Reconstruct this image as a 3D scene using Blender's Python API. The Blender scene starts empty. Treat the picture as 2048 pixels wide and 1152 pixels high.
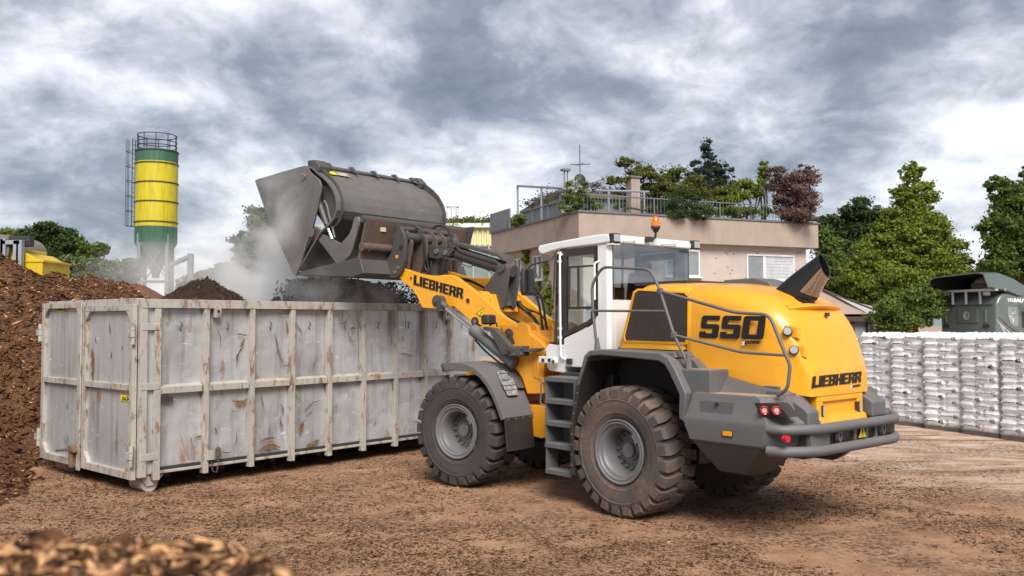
import bpy, bmesh, math, random
import numpy as np
from mathutils import Vector, Matrix
rad=math.radians
S=bpy.context.scene; COL=S.collection
random.seed(4); RNG=np.random.default_rng(7)
# ---------------------------------------------------------------- camera
FPX,PT,RL,CH=1769.3,0.038,-0.0027,2.427
_fw=np.array([0,math.cos(PT),math.sin(PT)]); _u0=np.array([0,-math.sin(PT),math.cos(PT)]); _r0=np.array([1.,0,0])
_rt=math.cos(RL)*_r0+math.sin(RL)*_u0; _up=-math.sin(RL)*_r0+math.cos(RL)*_u0
CAMP=np.array([0,0,CH])
cd=bpy.data.cameras.new('camera'); cam=bpy.data.objects.new('camera',cd); COL.objects.link(cam)
cd.sensor_width=36; cd.lens=FPX/2048*36; cd.clip_start=.05; cd.clip_end=3000
cam.matrix_world=Matrix(((_rt[0],_up[0],-_fw[0],0),(_rt[1],_up[1],-_fw[1],0),(_rt[2],_up[2],-_fw[2],CH),(0,0,0,1)))
cd.dof.use_dof=True; cd.dof.focus_distance=13.0; cd.dof.aperture_fstop=3.2
S.camera=cam
S.cycles.volume_bounces=3
# ---------------------------------------------------------------- world: overcast sky
def N(nt,t,**k):
    n=nt.nodes.new(t)
    for a,b in k.items(): setattr(n,a,b)
    return n
W=bpy.data.worlds.new('World'); S.world=W; W.use_nodes=True; nt=W.node_tree; nt.nodes.clear(); L=nt.links.new
SUN_EL,SUN_AZ=rad(44),math.atan2(.16,-.98)      # azimuth from +Y towards +X
sky=N(nt,'ShaderNodeTexSky'); sky.sky_type='NISHITA'; sky.sun_disc=False; sky.sun_elevation=SUN_EL; sky.sun_rotation=SUN_AZ
tc=N(nt,'ShaderNodeTexCoord'); sp=N(nt,'ShaderNodeSeparateXYZ'); L(tc.outputs['Generated'],sp.inputs[0])
def mth(op,a,b=None,c=None):
    n=N(nt,'ShaderNodeMath',operation=op)
    for i,v in enumerate((a,b,c)):
        if v is None: continue
        if isinstance(v,(int,float)): n.inputs[i].default_value=v
        else: L(v,n.inputs[i])
    return n.outputs[0]
zc=mth('MAXIMUM',sp.outputs[2],0.0); den=mth('ADD',zc,.42)
cx=mth('DIVIDE',sp.outputs[0],den); cy=mth('DIVIDE',sp.outputs[1],den)
cv=N(nt,'ShaderNodeCombineXYZ'); L(cx,cv.inputs[0]); L(cy,cv.inputs[1])
def nz(scale,det,rough,dist,off):
    m=N(nt,'ShaderNodeMapping'); m.inputs['Location'].default_value=off; L(cv.outputs[0],m.inputs[0])
    n=N(nt,'ShaderNodeTexNoise'); n.inputs['Scale'].default_value=scale; n.inputs['Detail'].default_value=det
    n.inputs['Roughness'].default_value=rough; n.inputs['Distortion'].default_value=dist; L(m.outputs[0],n.inputs[0]); return n.outputs[0]
n1=nz(2.0,8,.5,.45,(7.3,2.6,0)); n2=nz(6.5,9,.58,.45,(4.0,2.0,1))
n3=nz(19,7,.6,.3,(1,7,2)); s=mth('ADD',mth('ADD',mth('MULTIPLY',n1,.60),mth('MULTIPLY',n2,.30)),mth('MULTIPLY',n3,.10))
s=mth('ADD',s,mth('MULTIPLY',mth('SUBTRACT',.20,sp.outputs[2]),.30))
cr=N(nt,'ShaderNodeValToRGB'); L(s,cr.inputs[0]); e=cr.color_ramp.elements
e[0].position=.37; e[0].color=(.13,.152,.19,1); e[1].position=.64; e[1].color=(.88,.89,.90,1)
for p,c in((.44,(.21,.235,.28,1)),(.50,(.38,.405,.45,1)),(.56,(.62,.64,.68,1))):
    q=cr.color_ramp.elements.new(p); q.color=c
bgc=N(nt,'ShaderNodeBackground'); L(cr.outputs[0],bgc.inputs[0]); bgc.inputs[1].default_value=1.08
bgs=N(nt,'ShaderNodeBackground'); L(sky.outputs[0],bgs.inputs[0]); bgs.inputs[1].default_value=.10
mx=N(nt,'ShaderNodeMixShader'); mx.inputs[0].default_value=.88; L(bgs.outputs[0],mx.inputs[1]); L(bgc.outputs[0],mx.inputs[2])
wo=N(nt,'ShaderNodeOutputWorld'); L(mx.outputs[0],wo.inputs[0])
sl=bpy.data.lights.new('sun','SUN'); sun=bpy.data.objects.new('sun',sl); COL.objects.link(sun)
sl.energy=4.0; sl.angle=rad(32); sl.color=(1,.955,.90)
_sd=Vector((math.sin(SUN_AZ)*math.cos(SUN_EL),math.cos(SUN_AZ)*math.cos(SUN_EL),math.sin(SUN_EL)))
sun.rotation_euler=_sd.to_track_quat('Z','Y').to_euler()
S.view_settings.view_transform='Standard'; S.view_settings.look='None'; S.view_settings.exposure=0.55; S.view_settings.gamma=1
# ---------------------------------------------------------------- frames read from the photograph
HG=np.array([1.2208,13.1063]); TH=.8649; ST=.1927
def fr(n):
    if n=='C': a=.7247; return np.array([-5.2518,12.5434,0]),np.array([math.sin(a),math.cos(a),0]),np.array([-math.cos(a),math.sin(a),0])
    if n=='W': return np.zeros(3),np.array([1.,0,0]),np.array([0,1.,0])
    if n=='B': a=math.atan2(.39,.92); return np.array([2.58,34.,0]),np.array([math.cos(a),math.sin(a),0]),np.array([-math.sin(a),math.cos(a),0])
    if n=='T': a=math.atan2(.35,.94); return np.array([15.97,33.,0]),np.array([math.cos(a),math.sin(a),0]),np.array([-math.sin(a),math.cos(a),0])
    a=TH if n=='R' else TH-ST
    return np.append(HG,0),np.array([-math.cos(a),math.sin(a),0]),np.array([-math.sin(a),-math.cos(a),0])
ZM={'':(0,0,1),'A':(480,300,2.88),'B':(1040,420,2.679),'C':(800,680,3.031),'D':(1340,700,3.6),'E':(60,560,2.56),'F':(0,240,3.2),'G':(960,240,2.7676),'H':(1600,300,1.92),'I':(500,320,3.841),'J':(740,420,4.113),'K':(1050,440,3.389),'L':(820,720,4.267),'M':(1140,740,3.6),'N':(540,580,3.2),'O':(1840,520,6.4),'P':(1200,540,3.388),'Q':(860,560,4.8),'S':(380,400,5.236),'T':(1500,740,5.76)}
def bp(k,x,y,n,ax,v):
    a,b,s=ZM[k]; px,py=a+x/s,b+y/s
    o,X,Y=fr(n); d=_fw+_rt*(px-1024)/FPX-_up*(py-576)/FPX
    M=np.stack([X,Y,[0,0,1.]]); c=M@(CAMP-o); dd=M@d; i='xyz'.index(ax); t=(v-c[i])/dd[i]; return c+dd*t
def bpl(k,pts,n,ax,v,keep='xz'):
    ix=['xyz'.index(q) for q in keep]; return [tuple(float(bp(k,x,y,n,ax,v)[i]) for i in ix) for x,y in pts]
# ---------------------------------------------------------------- object helpers
def tag(o,label=None,cat=None,group=None,kind=None):
    if label: o['label']=label
    if cat: o['category']=cat
    if group: o['group']=group
    if kind: o['kind']=kind
    return o
def empty(name,loc,rz=0,**k):
    o=bpy.data.objects.new(name,None); COL.objects.link(o); o.location=loc; o.rotation_euler=(0,0,rz); o.empty_display_size=.3
    return tag(o,**k)
def link(name,me,parent=None):
    o=bpy.data.objects.new(name,me); COL.objects.link(o)
    if parent: o.parent=parent
    return o
class MB:
    def __init__(s): s.v=[]; s.f=[]; s.m=[]; s.cm=0
    def add(s,v,f):
        b=len(s.v); s.v+=[tuple(map(float,p)) for p in v]; s.f+=[[b+i for i in q] for q in f]; s.m+=[s.cm]*len(f); return s
    def mat(s,i): s.cm=i; return s
    def box(s,x0,x1,y0,y1,z0,z1):
        v=[(x,y,z) for x in(x0,x1) for y in(y0,y1) for z in(z0,z1)]
        return s.add(v,[(0,1,3,2),(4,6,7,5),(0,4,5,1),(2,3,7,6),(0,2,6,4),(1,5,7,3)])
    def rb(s,c,sz,R=None):
        R=R or Matrix.Identity(3); v=[]
        for x in(-.5,.5):
            for y in(-.5,.5):
                for z in(-.5,.5): v.append(Vector(c)+R@Vector((x*sz[0],y*sz[1],z*sz[2])))
        return s.add(v,[(0,1,3,2),(4,6,7,5),(0,4,5,1),(2,3,7,6),(0,2,6,4),(1,5,7,3)])
    def prism(s,pts,ax,a,b,sb=None):
        def P(p,t): return {'x':(t,p[0],p[1]),'y':(p[0],t,p[1]),'z':(p[0],p[1],t)}[ax]
        n=len(pts); sb=sb or pts
        return s.add([P(p,a) for p in pts]+[P(p,b) for p in sb],[list(range(n))[::-1],list(range(n,2*n))]+[(i,(i+1)%n,n+(i+1)%n,n+i) for i in range(n)])
    def loft(s,rings,cap=True,closed=True):
        n=len(rings[0]); v=[p for r in rings for p in r]; f=[]
        for k in range(len(rings)-1):
            for i in range(n if closed else n-1): j=(i+1)%n; f.append((k*n+i,k*n+j,(k+1)*n+j,(k+1)*n+i))
        if cap and closed: f.append(list(range(n))[::-1]); f.append([(len(rings)-1)*n+i for i in range(n)])
        return s.add(v,f)
    def tube(s,pts,r,n=10,cap=True):
        pts=[Vector(p) for p in pts]; rs=r if isinstance(r,(list,tuple)) else [r]*len(pts)
        t0=(pts[1]-pts[0]).normalized(); a=Vector((0,0,1)) if abs(t0.z)<.9 else Vector((1,0,0)); u=t0.cross(a).normalized(); rings=[]
        for i,p in enumerate(pts):
            if i==0: t=t0
            elif i==len(pts)-1: t=(pts[-1]-pts[-2]).normalized()
            else: t=((pts[i]-pts[i-1]).normalized()+(pts[i+1]-pts[i]).normalized()).normalized()
            u=(u-t*u.dot(t)).normalized(); w=t.cross(u)
            rings.append([p+(u*math.cos(2*math.pi*k/n)+w*math.sin(2*math.pi*k/n))*rs[i] for k in range(n)])
        return s.loft(rings,cap)
    def smooth_tube(s,pts,r,n=10,fil=.12,seg=4):
        P=[Vector(p) for p in pts]; o=[P[0]]
        for i in range(1,len(P)-1):
            a=(P[i-1]-P[i]); b=(P[i+1]-P[i]); d=min(fil,a.length*.45,b.length*.45); a=P[i]+a.normalized()*d; b=P[i]+b.normalized()*d
            for k in range(seg+1):
                t=k/seg; o.append(a*(1-t)**2+P[i]*2*t*(1-t)+b*t*t)
        o.append(P[-1]); return s.tube(o,r,n)
    def cyl(s,a,b,r,n=16,r2=None): return s.tube([a,b],[r,r if r2 is None else r2],n)
    def lathe(s,prof,o,ax,n=48,cap=False):
        ax=Vector(ax).normalized(); t=Vector((0,0,1)) if abs(ax.z)<.9 else Vector((1,0,0)); u=ax.cross(t).normalized(); w=ax.cross(u); o=Vector(o)
        return s.loft([[o+ax*a+(u*math.cos(2*math.pi*k/n)+w*math.sin(2*math.pi*k/n))*r for k in range(n)] for r,a in prof],cap)
    def build(s,name,mat,parent=None,bevel=0,seg=2,sm=38,F=False,sub=0):
        v=s.v
        if F:
            c,q=math.cos(ST),math.sin(ST); v=[(x*c-y*q,x*q+y*c,z) for x,y,z in v]
        me=bpy.data.meshes.new(name); me.from_pydata(v,[],s.f); me.validate(); 
        ms=mat if isinstance(mat,(list,tuple)) else [mat]
        for m in ms: me.materials.append(m)
        if len(ms)>1 and len(me.polygons)==len(s.m): me.polygons.foreach_set('material_index',s.m)
        bm=bmesh.new(); bm.from_mesh(me); bmesh.ops.remove_doubles(bm,verts=bm.verts,dist=1e-5) if not bevel==-1 else 0
        bmesh.ops.recalc_face_normals(bm,faces=bm.faces); bm.to_mesh(me); bm.free()
        if sm: me.shade_smooth(); me.set_sharp_from_angle(angle=rad(sm))
        o=link(name,me,parent)
        if bevel>0:
            b=o.modifiers.new('bevel','BEVEL'); b.width=bevel; b.segments=seg; b.limit_method='ANGLE'; b.angle_limit=rad(32); b.harden_normals=True
        return o
def npmesh(name,v,f,mat,parent=None,smooth=False):
    v=np.asarray(v,np.float32); f=np.asarray(f,np.int32); k=f.shape[1]
    me=bpy.data.meshes.new(name); me.vertices.add(len(v)); me.vertices.foreach_set('co',v.ravel())
    me.loops.add(f.size); me.loops.foreach_set('vertex_index',f.ravel()); me.polygons.add(len(f))
    me.polygons.foreach_set('loop_start',np.arange(0,f.size,k,dtype=np.int32)); me.update(calc_edges=True); me.validate()
    for m in (mat if isinstance(mat,(list,tuple)) else [mat]): me.materials.append(m)
    if smooth: me.shade_smooth()
    return link(name,me,parent)
# ---------------------------------------------------------------- materials
def mat(name,col,rough=.5,metal=0,var=.12,vs=2.5,dust=0,dcol=(.30,.21,.15),dirt=0,rcol=(.16,.07,.03),rt=.62,rs=(3,3,3),rw=.07,bump=0,bs=60,coat=0,spec=.5,streak=0,scratch=0,island=0,col2=None,tr=0):
    m=bpy.data.materials.new(name); m.use_nodes=True; nt=m.node_tree; nt.nodes.clear(); L=nt.links.new
    b=N(nt,'ShaderNodeBsdfPrincipled'); o=N(nt,'ShaderNodeOutputMaterial'); L(b.outputs[0],o.inputs[0])
    b.inputs['Roughness'].default_value=rough; b.inputs['Metallic'].default_value=metal; b.inputs['Coat Weight'].default_value=coat; b.inputs['Coat Roughness'].default_value=.12
    b.inputs['Specular IOR Level'].default_value=spec
    if tr: b.inputs['Subsurface Weight'].default_value=0
    tc=N(nt,'ShaderNodeTexCoord')
    def noise(scale,det=5,ro=.6,mp=None,dist=0):
        n=N(nt,'ShaderNodeTexNoise'); n.inputs['Scale'].default_value=scale; n.inputs['Detail'].default_value=det; n.inputs['Roughness'].default_value=ro; n.inputs['Distortion'].default_value=dist
        if mp:
            q=N(nt,'ShaderNodeMapping'); q.inputs['Scale'].default_value=mp; L(tc.outputs['Object'],q.inputs[0]); L(q.outputs[0],n.inputs[0])
        else: L(tc.outputs['Object'],n.inputs[0])
        return n.outputs[0]
    def ramp(src,a,b2):
        r=N(nt,'ShaderNodeMapRange'); r.inputs[1].default_value=a; r.inputs[2].default_value=b2; L(src,r.inputs[0]); return r.outputs[0]
    def mixc(fac,a,b2,bt='MIX'):
        x=N(nt,'ShaderNodeMix',data_type='RGBA',blend_type=bt)
        for i,v in((0,fac),(6,a),(7,b2)):
            if isinstance(v,(int,float)): x.inputs[i].default_value=v
            elif isinstance(v,tuple): x.inputs[i].default_value=(*v[:3],1)
            else: L(v,x.inputs[i])
        return x.outputs[2]
    def mul(a,b2):
        x=N(nt,'ShaderNodeMath',operation='MULTIPLY'); 
        for i,v in((0,a),(1,b2)):
            if isinstance(v,(int,float)): x.inputs[i].default_value=v
            else: L(v,x.inputs[i])
        return x.outputs[0]
    c2=col2 or tuple(x*(1-var*2) for x in col)
    if island:
        g=N(nt,'ShaderNodeNewGeometry'); r=ramp(g.outputs['Random Per Island'],0,1); cur=mixc(r,col,c2)
        cur=mixc(mul(ramp(noise(vs),.35,.65),.5),cur,tuple(x*.55 for x in col))
    else: cur=mixc(ramp(noise(vs),.3,.7),col,c2)
    if streak: cur=mixc(mul(ramp(noise(2.2,6,.65,(3.5,3.5,.25)),.5,.75),streak),cur,tuple(x*.35 for x in col))
    if dirt: cur=mixc(mul(ramp(noise(1,9,.68,rs,.3),rt,rt+rw),dirt),cur,mixc(ramp(noise(14),.35,.65),rcol,tuple(x*1.9 for x in rcol)))
    if scratch: cur=mixc(mul(ramp(noise(1,4,.5,(5,5,26),1.2),.66,.70),scratch),cur,tuple(min(1,x*1.6+.12) for x in col))
    if dust:
        g=N(nt,'ShaderNodeNewGeometry'); sx=N(nt,'ShaderNodeSeparateXYZ'); L(g.outputs['Normal'],sx.inputs[0])
        up=ramp(sx.outputs[2],-.25,1.0); ng=ramp(noise(5,7),.3,.7)
        ad=N(nt,'ShaderNodeMath',operation='ADD'); L(mul(up,.8),ad.inputs[0]); L(mul(ng,.35),ad.inputs[1])
        cur=mixc(mul(ad.outputs[0],dust),cur,dcol)
        rr=N(nt,'ShaderNodeMapRange'); rr.inputs[3].default_value=rough; rr.inputs[4].default_value=.9; L(mul(ad.outputs[0],dust),rr.inputs[0]); L(rr.outputs[0],b.inputs['Roughness'])
    L(cur,b.inputs['Base Color'])
    if bump:
        bn=N(nt,'ShaderNodeBump'); bn.inputs['Strength'].default_value=bump; bn.inputs['Distance'].default_value=.01; L(noise(bs,6,.65),bn.inputs['Height']); L(bn.outputs[0],b.inputs['Normal'])
    return m
def glass(name,tint,fac=.5,rough=.02):
    m=bpy.data.materials.new(name); m.use_nodes=True; nt=m.node_tree; nt.nodes.clear(); L=nt.links.new
    t=N(nt,'ShaderNodeBsdfTransparent'); t.inputs[0].default_value=(*tint,1); g=N(nt,'ShaderNodeBsdfGlossy'); g.inputs['Roughness'].default_value=rough; g.inputs[0].default_value=(.9,.93,.95,1)
    lw_=N(nt,'ShaderNodeLayerWeight'); lw_.inputs[0].default_value=.5; pw=N(nt,'ShaderNodeMath',operation='POWER'); L(lw_.outputs['Facing'],pw.inputs[0]); pw.inputs[1].default_value=3.0
    fz=N(nt,'ShaderNodeMapRange'); fz.inputs[3].default_value=fac; fz.inputs[4].default_value=.9; L(pw.outputs[0],fz.inputs[0]); x=N(nt,'ShaderNodeMixShader'); o=N(nt,'ShaderNodeOutputMaterial')
    L(fz.outputs[0],x.inputs[0]); L(t.outputs[0],x.inputs[1]); L(g.outputs[0],x.inputs[2]); L(x.outputs[0],o.inputs[0]); return m
Y=mat('yellow_paint',(.80,.355,.006),.34,0,.03,1.2,dust=.18,dirt=.16,rt=.58,rw=.12,rs=(7,7,3),rcol=(.20,.12,.05),coat=.35,dcol=(.42,.26,.12))
YI=mat('yellow_paint_worn',(.74,.30,.006),.4,0,.06,2,dust=.2,dirt=.25,rt=.66,rs=(5,5,5),rcol=(.1,.06,.03))
GR=mat('grey_plastic',(.088,.094,.104),.5,0,.06,2,dust=.34,dcol=(.25,.205,.17),bump=.08,bs=220)
GRD=mat('deck_dusty_steel',(.16,.15,.14),.7,0,.1,3,dust=.85,dcol=(.36,.27,.20),bump=.1,bs=90)
GLO=mat('grey_plastic_shaded',(.042,.045,.05),.5,0,.06,2,dust=.16,dcol=(.2,.16,.13))  # darker grey: shade of the down-facing lower shell put into the colour
CHK=mat('checker_plate',(.15,.155,.16),.45,.3,.1,3,dust=.25,bump=.9,bs=110)
DK=mat('dark_steel',(.075,.074,.073),.42,.25,.15,2.5,dust=.30,dcol=(.20,.155,.125),bump=.08,bs=80,scratch=.25)
DKB=mat('worn_bucket_steel',(.19,.187,.183),.34,.5,.2,1.6,dust=.42,dcol=(.30,.25,.215),dirt=.45,rcol=(.13,.085,.06),rt=.56,rs=(1.4,1.4,1.4),scratch=.5,bump=.12,bs=40)
DKR=mat('rusty_bucket_plate',(.12,.088,.07),.6,.2,.15,3,dust=.3,dcol=(.2,.14,.1),dirt=.5,rcol=(.15,.08,.05),rt=.55)
BK=mat('black_plastic',(.018,.018,.019),.45,0,.1,3,dust=.14)
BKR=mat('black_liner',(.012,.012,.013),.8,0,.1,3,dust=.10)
RUB=mat('tyre_rubber_dark',(.034,.033,.033),.78,0,.15,4,dust=.25,dcol=(.13,.09,.07),dirt=.3,rcol=(.075,.05,.038),rt=.42,rw=.3,rs=(3,3,3),bump=.3,bs=60)
RUBD=mat('tyre_rubber_muddy',(.052,.048,.046),.8,0,.15,4,dust=.45,dcol=(.17,.115,.085),dirt=.5,rcol=(.13,.085,.06),rt=.42,rw=.25,rs=(2.5,2.5,2.5),bump=.4,bs=50,scratch=.35)
RIM=mat('rim_grey',(.17,.175,.185),.42,.25,.12,4,dust=.22,dcol=(.25,.2,.17),bump=.05,bs=90)
WH=mat('white_paint',(.74,.74,.73),.35,0,.03,2,dust=.18,dirt=.16,rt=.58,rw=.12,rs=(7,7,3),rcol=(.25,.20,.15),coat=.25,dcol=(.45,.42,.38))
CHR=mat('chrome',(.80,.80,.80),.14,1,.03,2)
HOS=mat('rubber_hose',(.014,.014,.015),.4,0,.1,8)
BLK=mat('black_lettering',(.008,.008,.008),.5,0,0,1); WHT=mat('white_lettering',(.8,.8,.8),.5,0,0,1)
STY=mat('sticker_yellow',(.80,.62,.02),.45,0,.1,9,dirt=.3,rt=.6,rs=(12,12,12))
RED=mat('red_lens',(.55,.01,.02),.2,0,.1,4,coat=.5); LEN=mat('clear_lens',(.42,.43,.44),.12,.2,.1,20); ORA=mat('orange_lens',(.85,.17,.005),.18,0,.1,5,coat=.6); AMB=mat('amber_reflector',(.85,.36,.01),.3)
GLS=glass('tinted_glass',(.88,.93,.91),.06); GLR=glass('rear_tinted_glass',(.62,.63,.65),.20,.03)
EXM=mat('exhaust_black',(.022,.022,.024),.32,.3,.1,3)
GRL=mat('grille_mesh',(.045,.038,.034),.6,.2,.15,5,dust=.3,dcol=(.15,.1,.08),bump=.5,bs=160)
# ---------------------------------------------------------------- lettering
def _stroke(g):
    T={'L':(.52,[[(0,0),(.52,0),(.52,.23),(.25,.23),(.25,1),(0,1)]]),'I':(.25,[[(0,0),(.25,0),(.25,1),(0,1)]]),
    'E':(.52,[[(0,0),(.52,0),(.52,.19),(.22,.19),(.22,.41),(.48,.41),(.48,.59),(.22,.59),(.22,.81),(.52,.81),(.52,1),(0,1)]]),
    'H':(.60,[[(0,0),(.22,0),(.22,.40),(.38,.40),(.38,0),(.6,0),(.6,1),(.38,1),(.38,.60),(.22,.60),(.22,1),(0,1)]]),
    'B':(.58,[[(0,0),(.50,0),(.58,.09),(.58,.43),(.51,.52),(.58,.60),(.58,.91),(.50,1),(0,1)],[(.21,.17),(.21,.42),(.37,.42),(.37,.17)],[(.21,.60),(.21,.83),(.37,.83),(.37,.60)]]),
    'R':(.58,[[(0,0),(.21,0),(.21,.37),(.32,.37),(.39,0),(.61,0),(.55,.40),(.51,.48),(.58,.58),(.58,.91),(.50,1),(0,1)],[(.21,.57),(.21,.83),(.37,.83),(.37,.57)]]),
    '5':(.84,[[(.06,.0),(.76,0),(.84,.08),(.84,.54),(.76,.62),(.27,.62),(.27,.79),(.82,.79),(.82,1),(.12,1),(.03,.93),(.02,.50),(.09,.42),(.56,.42),(.56,.21),(.27,.21),(.27,.29),(0,.29),(0,.07)]]),
    '0':(.90,[[(.08,0),(.82,0),(.90,.08),(.90,.92),(.82,1),(.08,1),(0,.92),(0,.08)],[(.29,.21),(.29,.79),(.61,.79),(.61,.21)]])}
    return T[g]
def curve_mesh(cu):
    o=bpy.data.objects.new('t',cu); COL.objects.link(o); bpy.context.view_layer.update()
    me=bpy.data.meshes.new_from_object(o.evaluated_get(bpy.context.evaluated_depsgraph_get())); bpy.data.objects.remove(o); return me
def text_verts(s,block=False,gap=.08,bold=.0):
    if block:
        cu=bpy.data.curves.new('c','CURVE'); cu.dimensions='2D'; cu.fill_mode='BOTH'; cu.extrude=.02; x=0
        for g in s:
            w,ps=_stroke(g)
            for p in ps:
                q=cu.splines.new('POLY'); q.points.add(len(p)-1); q.use_cyclic_u=True
                for i,(a,b) in enumerate(p): q.points[i].co=(a+x,b,0,1)
            x+=w+gap
    else:
        cu=bpy.data.curves.new('c','FONT'); cu.body=s; cu.extrude=.02; cu.offset=bold; cu.size=1; cu.resolution_u=3
    me=curve_mesh(cu); v=np.array([p.co[:] for p in me.vertices]); f=[list(p.vertices) for p in me.polygons]; bpy.data.meshes.remove(me)
    mn,mxx=v.min(0),v.max(0); v[:,0]=(v[:,0]-mn[0])/(mxx[0]-mn[0]); v[:,1]=(v[:,1]-mn[1])/(mxx[1]-mn[1]); v[:,2]=(v[:,2]+.02)/.04
    return v,f
def lettering(name,s,BL,BR,TL,mt,parent,block=False,th=.004,off=.003,bold=.0,F=False,flip=1,gap=.08):
    v,f=text_verts(s,block,gap,bold); o=np.array(BL,float); U=np.array(BR)-o; V=np.array(TL)-o; n=np.cross(U,V); n=n/np.linalg.norm(n)*flip
    P=o+v[:,:1]*U+v[:,1:2]*V+n*(off+v[:,2:3]*th)
    return MB().add(P.tolist(),f).build(name,mt,parent,sm=0,F=F,bevel=0)
# ================================================================ WHEEL LOADER
LD=empty('wheel_loader',(HG[0],HG[1],0),math.pi-TH,label='yellow and white articulated wheel loader tipping its raised dark bucket over the grey container',cat='wheel loader')
def pts_y(y,l): return [(x,y,z) for x,z in l]
# ---- wheels (sub-parts: tyre, rim, hub)
def make_wheel(cx,side,rub,F,detail=True):
    y0=1.30*side; R=.81; wp=empty('wheel',(0,0,0)); wp.parent=LD
    o=Vector((cx,0,R)); ax=(0,side,0)
    t=MB(); prof=[(.375,.74),(.385,1.20),(.42,1.245),(.47,1.262),(.48,1.270),(.50,1.268),(.56,1.288),(.63,1.284),(.635,1.292),(.655,1.290),(.70,1.272),(.735,1.235),(.752,1.17),(.757,1.0),(.752,.83),(.735,.765),(.70,.728),(.60,.712),(.45,.74),(.375,.74)]
    t.lathe(prof,o,ax,72)
    nl=25
    for sd in (0,1):
        for k in range(nl):
            a0=2*math.pi*(k+.5*sd)/nl+RNG.normal(0,.004); rings=[]
            # across the tread: shoulder outside -> centre
            for wv,sh,hw,ri,ro in ((0.292,.0,.088,.665,.700),(.287,.0,.088,.69,.775),(.245,.0,.090,.72,.806),(.16,-.01,.086,.735,.81),(.05,-.055,.080,.74,.812),(-.02,-.085,.055,.745,.812)):
                yy=side*(1.0+(wv if sd==0 else -wv)); s2=sh; 
                q=[]
                for (aa,rr) in ((-hw,ri),(hw,ri),(hw*.92,ro),(-hw*.92,ro)):
                    an=a0+(aa*1.0+s2*(1))*1.0
                    q.append((cx+math.cos(an)*rr,yy,R+math.sin(an)*rr))
                rings.append(q)
            t.loft(rings)
    t.build('tyre',rub,wp,bevel=.006,seg=1,F=F,sm=30)
    r=MB(); r.lathe([(.40,1.235),(.405,1.268),(.392,1.272),(.375,1.262),(.366,1.255),(.352,1.262),(.345,1.258),(.335,1.236),(.300,1.225),(.288,1.205),(.275,1.15),(.268,1.02),(.262,.985),(.02,.985)],o,ax,64)
    if detail:
        for a in (.62,.75): 
            an=a+.0; p=Vector((cx-math.cos(an)*.345,side*1.262,R+math.sin(an)*.345)); 
        an=math.radians(145); r.rb((cx+math.cos(an)*.315,side*1.245,R+math.sin(an)*.315),(.035,.03,.12),Matrix.Rotation(-(an),3,'Y'))
    r.build('rim',RIM,wp,F=F,bevel=0,sm=30)
    h=MB(); h.lathe([(.20,.985),(.20,.998),(.13,1.01),(.125,1.04),(.098,1.05),(.095,1.085),(.085,1.095),(.0,1.095)],o,ax,40)
    for k in range(16):
        an=2*math.pi*k/16; c=Vector((cx+math.cos(an)*.225,side*.985,R+math.sin(an)*.225)); h.cyl(c,c+Vector((0,side*.045,0)),.017,8); h.cyl(c,c+Vector((0,side*.025,0)),.026,6)
    h.build('hub',RIM,wp,F=F,sm=30)
    return wp
WB=3.255/2
for cx,sd,rub,F in((WB,1,RUB,True),(WB,-1,RUB,True),(-WB,1,RUBD,False),(-WB,-1,RUBD,False)): make_wheel(cx,sd,rub,F,sd>0)
m=MB(); m.cyl((-WB,-1.0,.81),(-WB,1.0,.81),.16,20); m.lathe([(.05,-.4),(.26,-.25),(.3,0),(.26,.25),(.05,.4)],(-WB,0,.81),(0,1,0),24); m.build('axle',BK,LD)
m=MB(); m.cyl((WB,-1.0,.81),(WB,1.0,.81),.16,20); m.lathe([(.05,-.4),(.26,-.25),(.3,0),(.26,.25),(.05,.4)],(WB,0,.81),(0,1,0),24); m.build('axle',BK,LD,F=True)
# ---- engine hood, rear section
def hsec(x,w,b,t,dx=0,n=7,r=.26):
    L=[(w,b)]; L+=[(w,b+(t-r-b)*k/5) for k in range(1,6)]
    for k in range(1,n+1):
        a=math.pi/2*k/n; L.append((w-r*1.25*(1-math.cos(a)),t-.03-r+.0+r*math.sin(a)))
    L.append((w*.3,t-.006)); L.append((0,t))
    full=[(x+dx*(z-2.08)/.86,y,z) for y,z in L]+[(x+dx*(z-2.08)/.86,-y,z) for y,z in L[-2::-1]]
    return full
def bz(x):
    P=[(-2.30,2.06),(-2.37,1.96),(-2.55,1.87),(-2.72,1.83),(-2.83,1.78),(-3.70,1.62),(-4,1.58)]
    for (a,za),(b,zb) in zip(P,P[1:]):
        if b<=x<=a: return za+(zb-za)*(a-x)/(a-b)
    return P[0][1]
m=MB(); R_=[]
for x,w,t,r in((-2.365,.835,2.885,.24),(-2.38,.85,2.905,.25),(-2.46,.852,2.905,.26),(-2.6,.855,2.90,.26),(-2.72,.855,2.89,.26),(-2.83,.853,2.88,.26),(-3.0,.848,2.85,.26),(-3.15,.84,2.82,.27),(-3.27,.825,2.785,.28),(-3.38,.805,2.745,.28),(-3.48,.782,2.70,.28),(-3.57,.758,2.64,.28),(-3.65,.733,2.56,.28),(-3.71,.712,2.475,.27),(-3.76,.693,2.38,.26),(-3.80,.675,2.28,.25),(-3.84,.655,2.17,.24),(-3.87,.637,2.07,.22),(-3.895,.615,1.985,.17),(-3.905,.595,1.95,.12)):
    R_.append(hsec(x,w,bz(x),t,0,r=r))
R_.append([(x-.004,y*.97,1.60+(z-1.60)*.985) for x,y,z in R_[-1]])
hood=m.loft(R_).build('engine_hood',Y,LD,sm=50)
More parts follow.
